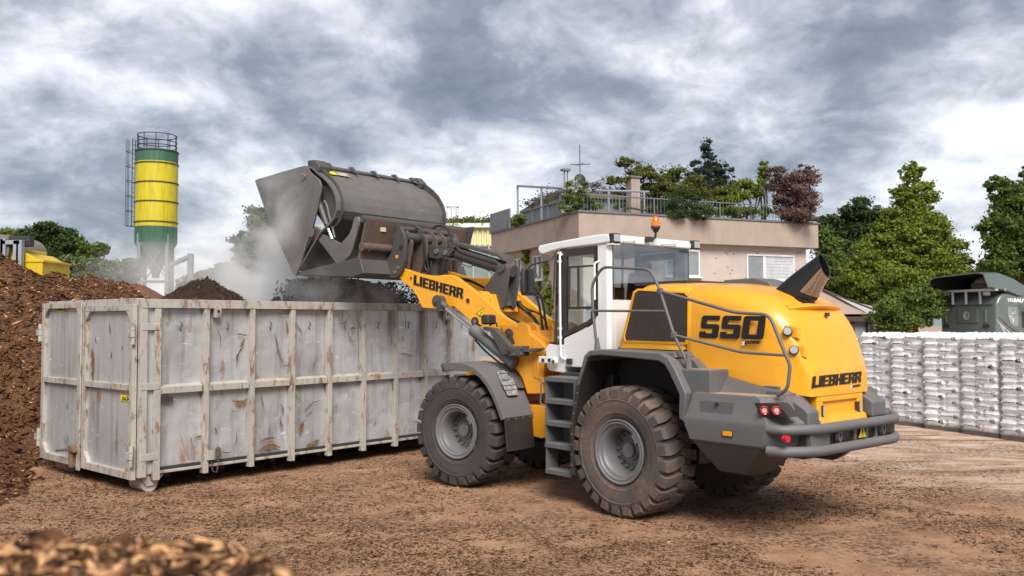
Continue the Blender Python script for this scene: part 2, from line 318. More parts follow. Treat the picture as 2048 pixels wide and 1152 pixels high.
m=MB(); m.box(-3.899,-3.60,-.50,.50,1.52,1.62); m.box(-3.899,-3.60,.38,.50,1.28,1.53); m.box(-3.899,-3.60,-.50,-.38,1.28,1.53); m.box(-3.86,-3.60,-.385,.385,1.30,1.55); m.prism([(-3.60,1.25),(-3.93,1.25),(-3.95,1.29),(-3.93,1.35),(-3.86,1.38),(-3.60,1.38)],'y',-.505,.505)
m.build('tail_panel',Y,hood,bevel=.014,seg=3)
# recessed upper panel rim on the sloped tail
m=MB(); 
def tail(y,z):
    P=[(2.475,-3.71),(2.38,-3.76),(2.28,-3.80),(2.17,-3.84),(2.07,-3.87),(1.985,-3.895),(1.9,-3.91)]
    for (za,xa),(zb,xb) in zip(P,P[1:]):
        if zb<=z<=za: return xa+(xb-xa)*(za-z)/(za-zb)
    return -3.70
# brow lip above the tail panel
rg=[]
for k in range(17):
    u=-1+2*k/16; y=.56*u; x0=-3.60-.06*(1-u*u); z0=2.565+.035*(1-u*u)
    rg.append([(x0+.20,y,z0+.035),(x0+.02,y,z0+.035),(x0-.055*(1-u*u)-.005,y,z0-.0),(x0+.02,y,z0-.05),(x0+.20,y,z0-.02)])
m.loft(rg).build('tail_brow',Y,hood,sm=50)
m=MB().rb((-3.735,-.02,2.50),(.03,.07,.045)); m.build('rear_camera',BK,LD,bevel=.004)
# seam between hood sections
# ---- front hood section with grille
m=MB(); R_=[]
for x,w,t,r,dx,b in((-1.235,.80,2.86,.2,-.34,2.085),(-1.262,.845,2.915,.22,-.34,2.08),(-1.33,.858,2.935,.24,-.32,2.08),(-1.6,.86,2.935,.25,-.2,2.08),(-2.0,.857,2.925,.25,-.08,2.075),(-2.32,.853,2.91,.25,0,2.07),(-2.35,.838,2.89,.24,0,2.085)):
    R_.append(hsec(x,w,b,t,dx,r=r))
fh=m.loft(R_).build('side_hood',Y,LD,sm=50)
gp=bpl('B',((568,698),(563,672),(618,448),(640,434),(880,448),(898,466),(896,670),(882,706)),'R','y',.862)
gl=MB().prism(gp,'y',.855,.8655).build('side_grille',GRL,fh,bevel=.003,seg=1)
m=MB()
for k in range(7):
    t=(k+.7)/7.6; a=bp('B',630+245*t,452,'R','y',.866); b=bp('B',582+290*t,690+8*t,'R','y',.866); m.tube([a,b],.004,4)
m.build('grille_rib',BK,gl)
m=MB(); g2=[(x,.86,z) for x,z in gp]; cxx=sum(p[0] for p in gp)/8; czz=sum(p[1] for p in gp)/8
o2=[(cxx+(x-cxx)*1.09,.8655,czz+(z-czz)*1.10) for x,z in gp]; o3=[(cxx+(x-cxx)*1.02,.874,czz+(z-czz)*1.025) for x,z in gp]; o4=[(cxx+(x-cxx)*1.0,.855,czz+(z-czz)*1.0) for x,z in gp]
o1=[(cxx+(x-cxx)*1.09,.85,czz+(z-czz)*1.10) for x,z in gp]
m.loft([o1,o2,o3,o4],cap=False).build('grille_surround',Y,fh,sm=60)
# other side grille
MB().prism(gp,'y',-.855,-.8655).build('side_grille',GRL,fh)
m=MB(); m.prism([(-2.25,2.90),(-2.3,2.955),(-2.75,2.965),(-2.95,2.91),(-3.0,2.84)],'y',-.48,-.02); m.build('hood_air_scoop',GR,hood,bevel=.012)
m=MB(); m.box(-2.0,-1.1,-.7,.35,2.90,2.955); m.build('hood_top_cover',BK,hood,bevel=.01)
# ---- lettering on hood
yv=.858
c=lambda k,p,n,a,v: bp(k,p[0],p[1],n,a,v)
lettering('number_lettering','550',c('P',(672,458),'R','y',yv),c('P',(1108,472),'R','y',yv),c('P',(690,308),'R','y',yv),BLK,hood,block=True)
lettering('white_x_lettering','x',c('P',(958,510),'R','y',yv),c('P',(982,511),'R','y',yv),c('P',(963,484),'R','y',yv),WHT,hood,bold=.04)
lettering('power_lettering','power',c('P',(982,511),'R','y',yv),c('P',(1088,511),'R','y',yv),c('P',(988,478),'R','y',yv),BLK,hood,bold=.035)
xr=-3.912
lettering('name_lettering','LIEBHERR',c('T',(712,207),'R','x',xr),c('T',(1276,138),'R','x',xr),c('T',(724,74),'R','x',xr),BLK,hood,block=True,gap=.05)
lettering('white_x_lettering','x',c('T',(1150,214),'R','x',xr),c('T',(1174,211),'R','x',xr),c('T',(1154,182),'R','x',xr),WHT,hood,bold=.04)
lettering('power_lettering','power',c('T',(1174,211),'R','x',xr),c('T',(1265,196),'R','x',xr),c('T',(1180,176),'R','x',xr),BLK,hood,bold=.035)
# ---- hood work lights on the corner chamfer
for (px,py),yy in(((1272,418),.728),((1316,545),.695)):
    p=Vector(bp('P',px,py,'R','y',yy)); n=Vector((-.45,.85,.18)).normalized()
    h_=MB().tube([p-n*.08,p+n*.035],[.055,.052],16).build('hood_lamp',BK,LD); MB().tube([p+n*.03,p+n*.048],[.045,.042],16).build('lens',LEN,h_)
    m=MB(); q=p-n*.01; m.loft([[q+Vector((-.13,-.05,.07))-n*.02,q+Vector((.10,.0,.085))-n*.02,q+Vector((.10,.0,-.06))-n*.02,q+Vector((-.13,-.05,-.09))-n*.02],[q+Vector((-.10,-.04,.05))+n*.012,q+Vector((.07,.0,.07))+n*.002,q+Vector((.07,.0,-.05))+n*.002,q+Vector((-.10,-.04,-.07))+n*.012]]).build('lamp_recess',Y,hood,bevel=.008)
for yy in(.40,-.40):
    e_=MB().rb((-3.885,yy-.0,1.42),(.06,.045,.13)).build('plate_lamp',BK,LD,bevel=.01); MB().rb((-3.919,yy,1.42),(.012,.026,.10)).build('lens',LEN,e_,bevel=.004)
# ---- exhaust
m=MB(); R_=[]
for k in range(13):
    t=k/12; c0=Vector((-3.38,.13,2.70)).lerp(Vector((-3.80,.14,3.06)),t); e=Matrix.Rotation(rad(-8-62*t),3,'Y')
    a=.30*(1-t)**1.3+.152*t; b=.10*(1-t)+.088*t; R_.append([c0+e@Vector((math.cos(q)*a,math.sin(q)*b,0)) for q in np.linspace(0,2*math.pi,28,endpoint=False)])
ins=[[Vector(p).lerp(Vector((-3.82,.17,3.06)),.1) for p in R_[-1]]]; c1=Vector((-3.82,.17,3.06)); dn=Vector((.30,-.03,-.2))
ins.append([p+dn for p in ins[0]])
ex=MB().loft(R_,cap=False).loft([R_[-1]]+ins,cap=False).add([p for p in ins[1]],[list(range(28))]).build('exhaust_stack',EXM,LD,sm=60)
m=MB(); sub=[]
for k in range(3,13): sub.append([R_[k][i]+(R_[k][i]-Vector((-3.38,.13,2.70)).lerp(Vector((-3.82,.17,3.06)),k/12)).normalized()*.004 for i in range(8,23)])
EXS=m.loft(sub,cap=False,closed=False).build('heat_shield',CHR,ex,sm=60)
MB().lathe([(.0,0),(.13,0),(.13,.03),(.0,.03)],(-3.52,.13,2.66),(-.25,0,1),24).build('base_flange',EXM,ex)
# ---- counterweight body
def ring(z,P): return [(x,y,z) for x,y in P]+[(x,-y,z) for x,y in P[::-1]]
def ring5(z,P,notch=False): 
    a,b,c_=P; return ring(z,[a,b,c_,(c_[0],.57),(-3.62 if notch else c_[0]+.001,.55)])
m=MB(); R_=[ring5(1.06,[(-2.78,1.265),(-3.69,1.255),(-3.89,.92)]),ring5(1.085,[(-2.755,1.285),(-3.70,1.275),(-3.91,.93)]),ring5(1.245,[(-2.69,1.296),(-3.745,1.286),(-3.965,.965)]),ring5(1.248,[(-2.69,1.296),(-3.745,1.286),(-3.965,.965)],True),ring5(1.31,[(-2.66,1.30),(-3.76,1.29),(-3.98,.98)],True),ring5(1.335,[(-2.66,1.295),(-3.76,1.285),(-3.975,.975)],True),ring5(1.40,[(-2.70,1.25),(-3.72,1.245),(-3.88,.97)],True),ring5(1.585,[(-2.76,1.235),(-3.65,1.23),(-3.82,.97)],True),ring5(1.60,[(-2.76,1.225),(-3.63,1.22),(-3.80,.965)],True)]
cw=m.loft(R_).build('counterweight',GR,LD,bevel=.010,seg=2)
for s_ in(1,-1):
    m=MB(); rr_=[]
    for z,P in((.70,[(-3.05,.98),(-3.32,.96),(-3.36,.74),(-3.05,.74)]),(.73,[(-3.02,1.10),(-3.36,1.06),(-3.44,.70),(-3.02,.70)]),(.90,[(-2.90,1.20),(-3.52,1.18),(-3.66,.72),(-2.90,.68)]),(1.058,[(-2.78,1.262),(-3.69,1.252),(-3.88,.90),(-2.78,.66)])): rr_.append([(x,y*s_,z) for x,y in P])
    m.loft(rr_).build('lower_shell',GLO,cw,bevel=.010,seg=2)
MB().prism([(-2.78,1.215),(-3.60,1.215),(-3.79,.95),(-3.79,.6),(-2.78,.6)],'z',1.602,1.614).build('deck_plate',GRD,cw)
pl=bpl('D',((222,362),(462,378),(448,495),(215,472)),'R','y',1.245)
MB().prism(pl,'y',1.23,1.249 if 0 else 1.25).build('access_flap',GR,cw,bevel=.002)
p=bp('D',340,388,'R','y',1.255); MB().cyl(p-[0,.02,0],p+[0,.02,0],.022,12).build('flap_lock',BK,cw)
pl=bpl('D',((378,583),(445,588),(445,622),(380,616)),'R','y',1.298); MB().prism(pl,'y',1.28,1.303).build('side_reflector',AMB,cw,bevel=.003)
MB().prism([(a+(a+3.28)*.14,b+(b-1.2)*.2) for a,b in pl],'y',1.28,1.298).build('reflector_frame',BK,cw)
# tail-lamp recess and lamps
MB().prism(bpl('D',((636,378),(800,384),(885,484),(690,476)),'R','y',1.18),'y',1.05,1.2445).build('lamp_recess',BKR,cw)
for px in(676,762):
    p=Vector(bp('D',px,434,'R','y',1.25)); n=Vector((-.75,.65,0)).normalized()
    tl=MB().tube([p-n*.06,p+n*.02],.050,20).build('tail_lamp',BK,LD); MB().lathe([(.049,.0),(.049,.03),(.041,.036),(.032,.03),(.032,.0)],p,n,20).build('ring_lens',RED,tl); MB().tube([p,p+n*.026],[.033,.028],14).build('lens',LEN,tl)
for sgn in(1,-1):
    m=MB(); y0,y1=(.66,.885) if sgn>0 else (-.885,-.60)
    if sgn>0: m.prism([(-3.68,1.66),(-3.99,1.475),(-4.02,1.45),(-4.02,1.30),(-3.5,1.30),(-3.5,1.66)],'y',y0,y1,)
    else: m.prism([(-3.62,1.70),(-3.97,1.50),(-4.0,1.475),(-4.0,1.30),(-3.5,1.30),(-3.5,1.70)],'y',-.86,-.53)
    m.build('bumper_pod',GR,cw,bevel=.022,seg=3)
# bumper tubes
for z,nm in((1.275,0),(1.045,1)):
    P=[(-3.74,1.23,z),(-3.90,1.20,z),(-4.12,.86,z),(-4.14,-.80,z),(-3.95,-1.13,z),(-3.72,-1.22,z)]
    MB().smooth_tube(P,.056,16,.2,6).build('bumper_tube',GR,LD,sm=60)
m=MB(); m.box(-4.03,-3.55,-1.0,.94,1.08,1.245); bb=m.build('bumper_beam',BK,LD,bevel=.01)
for y in(-.28,-.02,-.5,.35,.9):
    MB().rb((-4.045,y,1.16),(.03,.05,.15)).build('beam_bracket',RIM,bb,bevel=.004)
MB().box(-4.075,-3.9,.55,.93,1.085,1.235).build('beam_cover',GR,bb,bevel=.008)
for y in(.36,-.62):
    MB().lathe([(.062,-.02),(.062,.02),(.042,.02),(.042,-.02),(.062,-.02)],(-4.07,y,1.16),(1,.2,0),22).build('tow_ring',RIM,bb)
m=MB(); P=[(-4.062,-.10,1.10),(-4.062,-.27,1.10),(-4.062,-.185,1.245)]; m.add(P,[(0,1,2)]); 
MB().prism([(y,z) for _,y,z in P],'x',-4.05,-4.056).build('warning_sticker',STY,bb); MB().prism([(-.178,1.14),(-.192,1.14),(-.194,1.195),(-.176,1.195)],'x',-4.058,-4.06).build('warning_mark',BLK,bb); MB().prism([(-.177,1.117),(-.193,1.117),(-.193,1.13),(-.177,1.13)],'x',-4.058,-4.06).build('warning_mark',BLK,bb)
p=Vector(bp('T',437,795,'R','x',-4.0)); MB().tube([p+Vector((.05,0,0)),p+Vector((-.01,.01,0))],.036,18).build('corner_reflector',RED,cw)
m=MB().prism([(-3.55,1.06),(-3.95,1.04),(-3.98,1.0),(-3.80,.90),(-3.6,.90)],'y',-.62,.62); m.build('tow_plate',BK,cw)
# ---- rear fender arch
def arch(name,P,th,y0,y1,mt,parent,F=False,bevel=.02):
    P=[Vector((x,0,z)) for x,z in P]; n=len(P); inn=[]
    for i in range(n):
        t=((P[min(i+1,n-1)]-P[i]).normalized()+(P[i]-P[max(i-1,0)]).normalized()).normalized() if 0<i<n-1 else ((P[1]-P[0]) if i==0 else (P[-1]-P[-2])).normalized()
        nn=Vector((t.z,0,-t.x)); inn.append(P[i]+nn*(th[i] if isinstance(th,(list,tuple)) else th))
    m=MB(); rings=[[(P[i].x,y1,P[i].z),(P[i].x,y0,P[i].z),(inn[i].x,y0,inn[i].z),(inn[i].x,y1,inn[i].z)] for i in range(n)]
    return m.loft(rings).build(name,mt,parent,bevel=bevel,seg=3,F=F,sm=40)
AP=[(-.80,.45),(-.80,1.08),(-.93,1.60),(-1.08,1.985),(-1.17,2.055),(-1.4,2.075),(-2.33,2.055),(-2.46,2.0),(-2.56,1.88),(-2.72,1.60),(-2.70,1.36),(-2.66,1.28)]
AP=AP[::-1]
for s in(1,-1):
    q=(.60,1.31) if s>0 else (-1.31,-.60)
    f_=arch('rear_fender',AP[:-2],[.05,.09,.10,.10,.10,.10,.075,.075,.06,.035],q[0],q[1],GR,LD)
    liner=MB(); 
    liner.prism([(-.86,.42),(-.86,1.1),(-1.0,1.62),(-1.15,1.93),(-2.33,1.95),(-2.62,1.6),(-2.72,1.2),(-2.72,1.05),(-1.3,1.05),(-1.1,.42)],'y',s*.60,s*.64).build('wheel_well',BKR,f_)
m=MB(); m.prism([(-.86,.42),(-.80,.42),(-.80,1.08),(-.92,1.58),(-1.06,1.94),(-1.12,1.92),(-.98,1.58),(-.86,1.08)],'y',.62,1.29).build('splash_panel',BK,LD,bevel=.004)
m=MB(); 
for k in range(11): z=.55+k*.135; x=-.83 if z<1.1 else -.83-(z-1.1)*.28; m.cyl((x,1.285,z),(x,1.30,z),.010,6)
m.build('panel_bolt',RIM,LD)
# chassis under body
m=MB(); m.box(-3.3,-2.2,-.42,.42,1.0,1.55); m.box(-2.2,-.2,-.40,.40,.62,1.55); m.box(-2.9,-.9,-.62,.62,1.2,2.08); m.box(-1.1,-.15,-.75,.80,1.35,1.72); m.build('rear_frame',BK,LD,bevel=.02)
MB().box(-3.6,-2.4,-.80,.80,1.4,1.70).build('hood_skirt',GR,LD,bevel=.01)
# deck steps between arch and hood
m=MB(); m.prism([(-2.50,2.0),(-2.46,2.06),(-1.25,2.06),(-1.25,1.98),(-2.45,1.98)],'y',.6,1.2)
m.box(-2.98,-2.55,.72,1.20,1.58,1.865); m.prism([(-2.42,1.6),(-2.42,2.02),(-2.60,1.96),(-2.75,1.80),(-2.75,1.6)],'y',.66,1.0)
ds=m.build('deck_step',GR,LD,bevel=.012); MB().box(-2.965,-2.565,.73,1.19,1.867,1.872).build('step_plate',GRD,ds)
P=[(-2.98,.862,1.79),(-2.98,1.02,1.60),(-3.79,.97,1.615),(-3.79,.74,1.63),(-3.4,.852,1.70)]
MB().add(P+[(x+.05,y-.05,z-.05) for x,y,z in P],[(0,1,2,3,4),(9,8,7,6,5),(0,5,6,1),(1,6,7,2),(2,7,8,3),(3,8,9,4),(4,9,5,0)]).build('checker_panel',CHK,LD)
# ---- handrails
T_=lambda l,r=.019: MB().smooth_tube(l,r,10,.10,4)
hr=T_([(-1.217,1.2,2.06),(-1.19,1.2,2.2),(-1.138,1.2,2.565),(-1.124,1.2,2.904),(-1.309,1.2,3.125),(-2.119,1.2,3.056),(-2.262,1.2,2.798),(-2.469,1.2,2.264),(-2.60,1.18,2.02),(-2.643,1.15,1.87)]).build('handrail',GR,LD)
T_([(-1.138,1.2,2.565),(-2.37,1.2,2.545)],.016).build('cross_bar',GR,hr)
h2=T_([(-2.262,1.2,2.79),(-3.29,1.14,2.52),(-3.70,1.1,2.497),(-3.895,1.10,2.06),(-3.94,1.09,1.96),(-3.91,1.1,1.70),(-3.78,1.1,1.625)]).build('handrail',GR,LD)
T_([(-2.469,1.2,2.264),(-3.35,1.12,2.08),(-3.90,1.10,2.06)],.016).build('cross_bar',GR,h2)
for p in((-2.262,1.2,2.79),(-2.469,1.2,2.264)): MB().rb(p,(.07,.05,.07)).build('rail_clamp',GR,hr,bevel=.01)
for p in((-1.217,1.2,2.10),(-2.645,1.15,1.92)): MB().tube([Vector(p)-Vector((0,0,.06)),Vector(p)+Vector((.01,0,.12))],[.045,.022],8).build('rail_foot',GR,hr)
# ---- ladder
m=MB()
m.box(-.245,-.215,.86,1.2,.72,1.66); m.box(-.80,-.77,.86,1.2,.72,1.66); m.box(-.80,-.22,.86,.885,.72,1.66)
ld=m.build('ladder_box',GR,LD,bevel=.006)
def tread(z,x0=-.79,x1=-.225,y0=.90,y1=1.215,parent=ld):
    t=MB(); t.box(x0,x1,y0,y1,z-.055,z); k_=t.mat(1)
    for i in range(13):
        for j in range(4): 
            x=x0+.03+(x1-x0-.06)*i/12; y=y0+.05+(y1-y0-.1)*j/3; k_.cyl((x,y,z-.002),(x,y,z+.014),.012,6,.007)
    o=t.build('tread',[GR,RIM],parent)
for z in(1.67,1.37,1.07,.775): tread(z)
m=MB(); m.box(-.245,-.225,.98,1.2,.38,.73); m.box(-.745,-.725,.98,1.2,.38,.73); m.box(-.745,-.225,.98,.99,.66,.73); ls=m.build('lower_step',GR,LD,bevel=.004); tread(.42,-.74,-.23,.98,1.21,ls)
T_([(-.20,1.21,1.60),(-.185,1.235,1.60),(-.16,1.235,1.3),(-.2,1.21,1.28)],.012).build('grab_handle',GR,ld)
MB().box(-.90,-.76,.9,1.2,.36,.75).build('battery_box',BK,LD,bevel=.02)
# ---- cab
cab=MB(); cab.prism([(.18,2.10),(.245,2.03),(.205,1.77),(.16,1.72),(-.15,1.70),(-.17,1.79),(-1.03,1.79),(-1.03,2.04),(-.8,2.10)],'y',-.93,.775)
cab.prism([(-.81,.775),(-.985,.775),(-1.03,.735),(-1.03,.66),(-.95,.66),(-.81,.70)],'z',2.0,3.475); cab.prism([(-.81,-.93),(-.985,-.93),(-1.03,-.90),(-1.03,-.84),(-.95,-.84),(-.81,-.86)],'z',2.0,3.475)
cab.box(-1.03,-.99,-.86,.67,2.0,2.72)
cab.prism([(-.145,2.08),(-.145,2.19),(-.64,2.355),(-.735,2.41),(-.785,2.50),(-.83,2.50),(-.83,2.05)],'y',.74,.776); cab.prism([(-.145,2.08),(-.145,2.19),(-.64,2.355),(-.735,2.41),(-.785,2.50),(-.83,2.50),(-.83,2.05)],'y',-.93,-.89)
CB=cab.build('cab',WH,LD,bevel=.022,seg=3)
rf=MB().prism([(.375,3.49),(.345,3.535),(.05,3.56),(-.8,3.605),(-1.02,3.60),(-1.07,3.565),(-1.075,3.48),(-.8,3.466),(-.1,3.455),(.12,3.42),(.25,3.395),(.34,3.415)],'y',-.99,.80).build('cab_roof',WH,LD,bevel=.035,seg=4)
def cabframe(y0,y1,nm,par):
    o=[(-.115,3.44),(-.79,3.455),(-.79,2.52),(-.74,2.43),(-.64,2.375),(-.125,2.20)]; i=[(-.215,3.34),(-.755,3.35),(-.755,2.56),(-.715,2.49),(-.63,2.435),(-.20,2.29)]
    rings=[[(a,y,b) for a,b in q] for q,y in((o,y0),(o,y1),(i,y1),(i,y0),(o,y0))]
    return MB().loft(rings,cap=False).build(nm,BK,par)
dr=cabframe(.735,.782,'cab_door',LD); MB().prism([(-.20,3.35),(-.77,3.36),(-.77,2.55),(-.63,2.42),(-.19,2.28)],'y',.755,.761).build('door_glass',GLS,dr)
m=MB(); m.box(-.735,-.24,.762,.784,3.175,3.20); m.box(-.735,-.24,.762,.784,2.60,2.635); m.box(-.455,-.43,.762,.784,2.6,3.2); m.box(-.27,-.24,.762,.784,2.6,3.2); m.build('window_slider',BK,dr,bevel=.004)
d2=cabframe(-.895,-.935,'cab_door',LD); MB().prism([(-.20,3.35),(-.77,3.36),(-.77,2.55),(-.63,2.42),(-.19,2.28)],'y',-.91,-.916).build('door_glass',GLS,d2)
m=MB(); 
for y,s in((.745,1),(-.90,-1)): m.prism([(-.115,y),(-.055,y),(-.045,y-.06*s),(-.12,y-.06*s)],'z',2.09,3.45); m.tube([(.185,y-.13*s,2.09),(.13,y-.13*s,3.43)],.02,8)
m.build('cab_pillar',BK,LD)
# windscreen with curved corners
def wsr(z,t): 
    x0=.19*(1-t)+.135*t; y0,y1=.765,-.92
    P=[(-.06,y0),(x0-.14,y0),(x0-.05,y0-.03),(x0,y0-.13),(x0+.02,0.3),(x0+.02,-.4),(x0,y1+.13),(x0-.05,y1+.03),(x0-.14,y1),(-.06,y1)]
    return [(x,y,z) for x,y in P]
MB().loft([wsr(2.10,0),wsr(2.55,.35),wsr(3.0,.7),wsr(3.43,1)],cap=False,closed=False).build('windscreen',GLS,LD,sm=60)
m=MB(); a=wsr(2.085,0); b_=wsr(2.135,.03); m.loft([[(x+.004,y+.003*(1 if y>0 else -1),z) for x,y,z in a],[(x+.004,y+.003*(1 if y>0 else -1),z) for x,y,z in b_]],cap=False,closed=False).build('windscreen_seal',BK,LD)
rw=MB().box(-1.038,-1.030,-.905,.705,2.725,3.47).build('rear_window',GLR,LD)
m=MB(); m.box(-1.036,-1.03,-.915,-.895,2.72,3.475); m.box(-1.04,-1.03,-.9,-.7,3.42,3.46); m.box(-1.036,-1.03,.695,.71,2.72,3.475); m.build('window_seal',BK,rw)
# interior
seat=MB(); seat.rb((-.55,-.1,2.42),(.5,.5,.13)); seat.rb((-.80,-.1,2.78),(.12,.48,.66),Matrix.Rotation(rad(-8),3,'Y')); st_=seat.build('operator_seat',BK,LD,bevel=.04); MB().rb((-.84,-.15,3.17),(.09,.26,.2)).build('headrest',mat('seat_grey',(.4,.4,.4),.8),st_,bevel=.03)
m=MB(); m.rb((-.5,-.55,2.45),(.7,.18,.35)); m.rb((.0,-.1,2.35),(.16,.35,.45)); m.tube([(-.0,-.1,2.4),(-.16,-.1,2.72)],.03,10); m.lathe([(.17,-.012),(.185,0),(.17,.012),(.155,0),(.17,-.012)],(-.18,-.1,2.74),(-.5,0,.85),28); m.rb((.02,-.55,2.85),(.05,.22,.18)); m.rb((-.3,-.1,2.12),(1.2,1.5,.02)); m.build('cab_interior',BK,LD,bevel=.01)
# cab fittings
T_([(-.13,.775,3.37),(-.13,.825,3.37),(-.135,.825,2.1),(-.14,.825,1.93),(-.20,.78,1.89)],.016).build('cab_grab_bar',WH,LD)
T_([(-.86,.775,3.24),(-.80,.815,3.22),(-.80,.815,2.72)],.015).build('cab_grab_bar',WH,LD)
for z in(3.40,3.28,2.33,2.2): MB().rb((-.085,.785,z),(.07,.03,.035)).build('door_hinge',WH,CB,bevel=.004)
p=bp('K',158,948,'R','y',.86); w1=MB().rb(p,(.33,.09,.095)).build('work_light_bar',WH,LD,bevel=.012)
for px in(122,165): MB().rb(bp('K',px,950,'R','y',.908),(.05,.012,.045)).build('bar_socket',BK,w1)
MB().tube([bp('K',190,960,'R','y',.90),bp('K',190,960,'R','y',.95)],.024,12).build('bar_knob',BK,w1)
MB().rb(bp('K',300,958,'R','y',.80),(.10,.04,.08)).build('door_latch',BK,LD,bevel=.01)
MB().rb(bp('K',428,625,'R','y',.77),(.09,.004,.23)).build('window_notice',mat('notice_pale',(.35,.4,.45),.5),LD)
for nm,y,px in(('l',.72,0),('r',-.985,0)):
    l_=MB().rb((-1.085,y,3.54),(.09,.15,.13)).build('roof_lamp',BK,LD,bevel=.015); MB().rb((-1.133,y,3.54),(.012,.12,.095)).build('lens',LEN,l_,bevel=.01)
    MB().rb((-1.06,y,3.46),(.10,.16,.02)).build('lamp_bracket',WH,l_)
for y0,y1 in((.55,.32),(-.25,-.55)): T_([(-1.08,y0,3.515),(-1.105,y0,3.515),(-1.105,y1,3.53),(-1.08,y1,3.53)],.010).build('roof_rail',WH,rf)
bb=MB(); bb.lathe([(.03,3.66),(.05,3.70),(.066,3.715),(.066,3.745),(.0,3.745)],(-1.16,-.03,0),(0,0,1),24); bb.tube([(-1.10,-.03,3.56),(-1.16,-.03,3.60),(-1.16,-.03,3.70)],.016,8); bb.rb((-1.12,.07,3.56),(.07,.09,.07)); bb.tube([(-1.13,.07,3.56),(-1.14,0,3.54),(-1.15,-.02,3.62)],.006,6); bb=bb.build('beacon',BK,LD)
MB().lathe([(.062,3.745),(.064,3.77),(.056,3.84),(.04,3.875),(.0,3.885)],(-1.16,-.03,0),(0,0,1),24).build('beacon_lens',ORA,bb,sm=60)
MB().tube([bp('K',222,125,'R','y',.6),bp('G',405,540,'R','y',.6)],.0035,5).build('aerial',BK,LD)
mi=MB(); mi.loft([[(x,1.04+y*.115,3.0+z) for y,z in ((-1,-.12),(-.8,-.2),(.8,-.2),(1,-.12),(1,.12),(.8,.19),(-.8,.19),(-1,.12))] for x in(.36,.28)]+[[(.24,1.04+y*.09,3.0+z*.85) for y,z in ((-1,-.12),(-.8,-.2),(.8,-.2),(1,-.12),(1,.12),(.8,.19),(-.8,.19),(-1,.12))]][::-1][:0]); 
mi=mi.build('wing_mirror',BK,LD,bevel=.02,seg=3); MB().rb((.276,1.04,3.0),(.004,.19,.33)).build('mirror_glass',CHR,mi)
T_([(.05,.78,3.36),(.03,.86,3.30),(.28,1.02,3.24),(.31,1.04,3.16)],.014).build('mirror_arm',BK,mi); T_([(.31,1.04,2.93),(.45,.98,2.90),(.55,.85,2.93)],.016).build('mirror_arm',BK,mi)
# ================ FRONT FRAME, ARMS (front-frame coordinates) ================
def prF(name,k,pts,y,a,b,mt,par,bevel=.01,yy='y'):
    return MB().prism(bpl(k,pts,'F','y',y),'y',a,b).build(name,mt,par,bevel=bevel,F=True)
TWP=((690,418),(862,446),(868,408),(905,405),(962,438),(985,525),(1040,560),(1095,600),(1130,650),(1112,900),(1104,1090),(955,1090),(915,960),(870,880),(790,785),(735,640),(742,540))
tw=prF('front_frame','Q',TWP,.60,.58,.66,YI,LD,.012)
prF('frame_plate','Q',TWP,.60,.36,.44,YI,tw,.01); prF('frame_plate','Q',TWP,.60,-.44,-.36,YI,tw,.01); prF('frame_plate','Q',TWP,.60,-.66,-.58,YI,tw,.01)
m=MB(); m.prism(bpl('Q',((962,480),(985,560),(1040,600),(1115,680),(1104,1085),(1040,1085),(1000,900)),'F','y',.60),'y',-.6,.6); m.prism([(1.0,1.2),(.35,1.2),(.30,.80),(.55,.72),(1.1,.8)],'y',-.55,.585); m.box(1.0,2.1,-.5,.5,.9,1.75); m.build('frame_web',YI,tw,bevel=.01,F=True)
m=MB(); m.box(-.25,.5,-.25,.25,.55,2.0); m.build('centre_joint',YI,LD,bevel=.03,F=True)
MB().prism(bpl('Q',((1000,930),(1060,960),(1100,1000),(1100,940),(1050,880),(1030,700),(985,560)),'F','y',.66),'y',.655,.675).build('frame_rib',YI,tw,bevel=.01,F=True)
for y,s in((.66,1),(-.66,-1)):
    pc=bp('J',1165,1020,'F','y',.6); q=bp('J',1195,1075,'F','y',.6)
    m=MB(); m.prism([(pc[0]+math.cos(a)*.085,pc[2]+math.sin(a)*.085) for a in np.linspace(.35,3.6,12)]+[(q[0]+math.cos(a)*.05,q[2]+math.sin(a)*.05) for a in np.linspace(3.5,6.2,8)],'y',y,y+.018*s); pn=m.build('pivot_plate',DK,LD,bevel=.004,F=True)
    MB().cyl((pc[0],y,pc[2]),(pc[0],y+.035*s,pc[2]),.036,16).build('pivot_pin',DK,pn,F=True)
ARM=((265,475),(345,505),(420,527),(490,537),(560,540),(610,533),(660,533),(700,550),(740,580),(900,700),(1100,880),(1240,965),(1290,1020),(1300,1090),(1130,1080),(1040,1030),(950,968),(820,905),(740,835),(690,790),(640,800),(560,812),(430,805),(410,765),(385,705),(345,650),(270,590),(240,560))
for a,b in((.50,.60),(-.60,-.50)):
    am=prF('lift_arm','J',ARM,.60,a,b,Y,LD,.010)
    if a>0: AM=am
AMF=am
